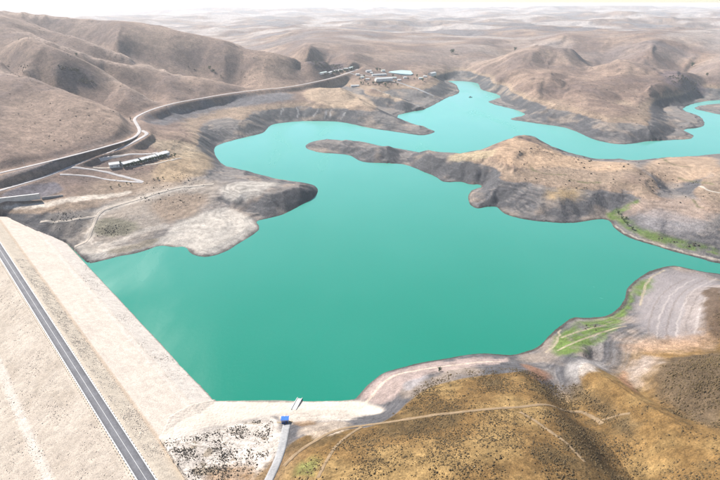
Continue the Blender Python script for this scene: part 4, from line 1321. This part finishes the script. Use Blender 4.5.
MORE = [((362, 78), 'small white house on the track right of the hamlet row'), ((367.5, 79.8), 'small white house left of the white hall'), ((371.5, 73.4), 'tiny white house above the long low shed'), ((394.5, 78.4), 'small white house right of the white hall'), ((399, 80.6), 'tiny pale house on the slope right of the white hall'), ((405, 78.3), 'tiny white house below the pond'),
        ((420.5, 79), 'small pale house on the shelf between pond and lake'), ((425, 77.2), 'tiny white house left of the tall white building'), ((357.5, 75), 'tiny white house at the bend of the hamlet track'), ((383, 71.5), 'small white house at the left end of the pond')]
for k, (q_, lab) in enumerate(MORE):
    c_ = hit(*q_)
    house(c_, random.uniform(-0.5, 0.5), random.uniform(8, 14), random.uniform(7, 9), random.uniform(3.2, 4.5), lab, 'roof_white' if k % 3 else 'roof_green', 2, group='small houses scattered round the pond')
MT = sorted([(360, 79.5), (365, 81.5), (370.5, 80.8), (373.5, 84.3), (379, 86), (385.5, 86.3), (391.5, 85.5), (396, 83), (401, 77.4), (408, 79.5), (414, 79.5), (422.5, 81), (428, 79.5), (435, 78), (364, 77), (397.5, 85.5), (393, 76.6)])
for k, q_ in enumerate(MT):
    tree(hit(*q_), k % 4, random.uniform(0.9, 1.5), ORD[k] + ' dark tree from the left among the scattered houses by the pond', 'trees among the scattered houses')

# pond above the hamlet
pp = chaikin([hit(*q_) for q_ in [(387, 72), (394, 69.2), (412, 69), (410.5, 71), (414, 75.5), (402, 75.2), (392, 73.4)]], 1)
pz = float(np.median([p_[2] for p_ in pp])) + 0.7
pb = MB(); n_ = len(pp)
pb.add([(p_[0], p_[1], pz) for p_ in pp] + [(p_[0], p_[1], pz - 6) for p_ in pp], [tuple(range(n_))] + [(k, n_ + k, n_ + (k + 1) % n_, (k + 1) % n_) for k in range(n_)])
tag(pb.build('pond_water', M['pond']), kind='structure')

# ------------------------------------------------------------------ spillway wall at the left end of the dam
c_, hd, L = place_line((-16, 205.5), (41, 200))
sw = empty('spillway_wall', c_, hd)
npan = 10
for k in range(npan):
    x = -L / 2 + L * (k + 0.5) / npan
    MB().box((x, 0, 1.6), (L / npan - 0.12, 1.4, 7.2), taper=0.995).build('wall_panel', M['concrete'], sw)
MB().box((0, 0, 5.35), (L, 2.0, 0.3)).build('coping', M['white_concrete'], sw)
tag(sw, 'long pale concrete spillway wall beyond the left end of the dam', 'wall')
c_, hd, L = place_line((42, 199), (63, 196))
sw = empty('stone_wall', c_, hd)
for k in range(8):
    MB().box((-L / 2 + L * (k + 0.5) / 8, 0, 0.9), (L / 8 - 0.1, 1.2, 3.4), taper=0.98).build('wall_panel', M['grey_road'], sw)
tag(sw, 'low dark grey wall continuing right of the pale spillway wall', 'wall')

# ------------------------------------------------------------------ intake: hut, rails and ramp
c0 = hit(285, 423.5)
g0 = c0[2]
hut = empty('gate_hut', (c0[0], c0[1], g0), 0.06)
MB().box((0, 1.6, 1.0), (4.3, 3.4, 3.2)).build('wall', M['wall_white'], hut)
for k in range(6):
    MB().box((-2.05 + 0.82 * k, 1.6, 2.78 + 0.02 * (k % 2)), (0.80, 4.2, 0.16), rx=-0.16).build('roof_panel', M['roof_blue'], hut)
MB().box((0.0, -0.14, 0.95), (4.0, 0.08, 2.3)).build('shutter', M['roof_blue'], hut)
MB().box((0.9, -0.22, 0.85), (1.0, 0.08, 2.0)).build('door', M['door'], hut)
wd = MB().box((-1.0, -0.22, 1.3), (1.2, 0.08, 0.9)).build('window', M['white_concrete'], hut)
MB().box((-1.0, -0.27, 1.3), (1.0, 0.06, 0.7)).build('pane', M['glass'], wd)
tag(hut, 'small blue roofed gate hut on the white fill by the lake', 'hut')
for sgn, lab in ((-1, 'short ochre railing left of the blue gate hut'), (1, 'short ochre railing right of the blue gate hut')):
    e = empty('railing', (c0[0] + sgn * 3.6, c0[1] + 0.6, float(ground(c0[0] + sgn * 3.6, c0[1] + 0.6)[0])))
    for z in (0.45, 0.85, 1.2):
        MB().box((0, 0, z), (2.6, 0.09, 0.09)).build('rail', M['rail_yellow'], e)
    for k in range(4):
        MB().box((-1.2 + 0.8 * k, 0, 0.45), (0.1, 0.1, 1.6)).build('post', M['rail_yellow'], e)
    tag(e, lab, 'railing')
MB_r = hit(294, 409); sh = P(299, 400.2, 0.0)
d_ = np.array([sh[0] - MB_r[0], sh[1] - MB_r[1]]); Lr = float(np.hypot(*d_)); hd = math.atan2(d_[1], d_[0])
ramp = empty('intake_ramp', (MB_r[0], MB_r[1], 0), hd)
zt = MB_r[2] + 0.35
for nm_, y0, y1, up, mt in (('slab', -1.5, 1.5, 0.0, 'concrete'), ('side_wall', -1.75, -1.5, 0.45, 'white_concrete'), ('side_wall', 1.5, 1.75, 0.45, 'white_concrete')):
    v = []
    for x, z in ((-1.0, zt + 0.1), (Lr, 0.7), (Lr + 3, -0.6)):
        v += [(x, y0, z + up), (x, y1, z + up), (x, y1, z - 3), (x, y0, z - 3)]
    f = [(0, 3, 2, 1), (8, 9, 10, 11)]
    for k in (0, 4):
        f += [(k, k + 1, k + 5, k + 4), (k + 1, k + 2, k + 6, k + 5), (k + 2, k + 3, k + 7, k + 6), (k + 3, k, k + 4, k + 7)]
    MB().add(v, f).build(nm_, M[mt], ramp)
tag(ramp, 'narrow concrete intake ramp running from the blue hut into the lake', 'ramp')

# ------------------------------------------------------------------ poles by the road, boat on the lake
hp = [np.array(p) for p in resample(road3d['hill_road'][1], 4)]
cnt = 0
for k in range(26, len(hp) - 10, 11):
    p = hp[k]
    if cnt >= 9: break
    d_ = hp[k + 1] - hp[k - 1]; d_ /= np.hypot(d_[0], d_[1])
    x, y = p[0] - d_[1] * 7.0, p[1] + d_[0] * 7.0
    e = empty('utility_pole', (x, y, float(ground(x, y)[0])), math.atan2(d_[1], d_[0]))
    MB().tube((0, 0, -0.5), (0, 0, 8.5), 0.17, 0.11, 7).build('pole', M['steel'], e)
    MB().box((0, 0, 7.9), (0.14, 1.9, 0.14)).build('crossarm', M['steel'], e)
    for yy in (-0.8, 0.0, 0.8):
        MB().tube((0, yy, 7.97), (0, yy, 8.25 + 0.3 * (yy == 0)), 0.07, 0.05, 6).build('insulator', M['dark_steel'], e)
    tag(e, ORD[cnt] + ' slim pale utility pole from the left beside the hill road', 'pole', 'utility poles along the hill road')
    cnt += 1
bp = P(470.5, 97.2, 0)
bt = empty('boat', (bp[0], bp[1], 0), 0.05)
prof_x = [(-5.0, 1.5), (-3.0, 1.75), (1.0, 1.7), (3.6, 1.0), (5.2, 0.08)]
v = []
for x, w_ in prof_x:
    rise = 0.35 * max(0, (x - 1) / 4) ** 2
    v += [(x, -w_, 1.1 + rise), (x, w_, 1.1 + rise), (x, w_ * 0.6, -0.4), (x, -w_ * 0.6, -0.4)]
f = [(0, 3, 2, 1), (16, 17, 18, 19)]
for k in range(0, 16, 4):
    f += [(k, k + 1, k + 5, k + 4), (k + 1, k + 2, k + 6, k + 5), (k + 2, k + 3, k + 7, k + 6), (k + 3, k, k + 4, k + 7)]
MB().add(v, f).build('hull', M['hull'], bt)
cb = MB().box((-1.2, 0, 1.95), (3.2, 2.3, 1.7), taper=0.9).build('cabin', M['cabin'], bt)
MB().box((-1.2, -1.1, 2.1), (2.4, 0.1, 0.6)).build('window', M['glass'], cb)
MB().box((-1.2, 0, 2.88), (3.5, 2.5, 0.12)).build('cabin_roof', M['hull'], bt)
tag(bt, 'small dark motor boat out on the upper arm of the lake', 'boat')

# ------------------------------------------------------------------ haze
HZ = 62000.0
vb = np.array([(x, y, z) for x in (-HZ, HZ) for y in (-HZ, HZ) for z in (-60, 262)])
fb = [(0, 1, 3, 2), (4, 6, 7, 5), (0, 4, 5, 1), (2, 3, 7, 6), (0, 2, 6, 4), (1, 5, 7, 3)]
m = bpy.data.materials.new('haze')
m.use_nodes = True
nt = m.node_tree
nt.nodes.remove(nt.nodes['Principled BSDF'])
pv = nt.nodes.new('ShaderNodeVolumePrincipled')
pv.inputs['Color'].default_value = (0.93, 0.96, 1.0, 1)
pv.inputs['Density'].default_value = 0.000064
pv.inputs['Anisotropy'].default_value = 0.15
nt.links.new(pv.outputs[0], nt.nodes['Material Output'].inputs['Volume'])
haze = tag(obj('haze', np_mesh('haze', vb, fb, m, smooth=False)), kind='stuff')
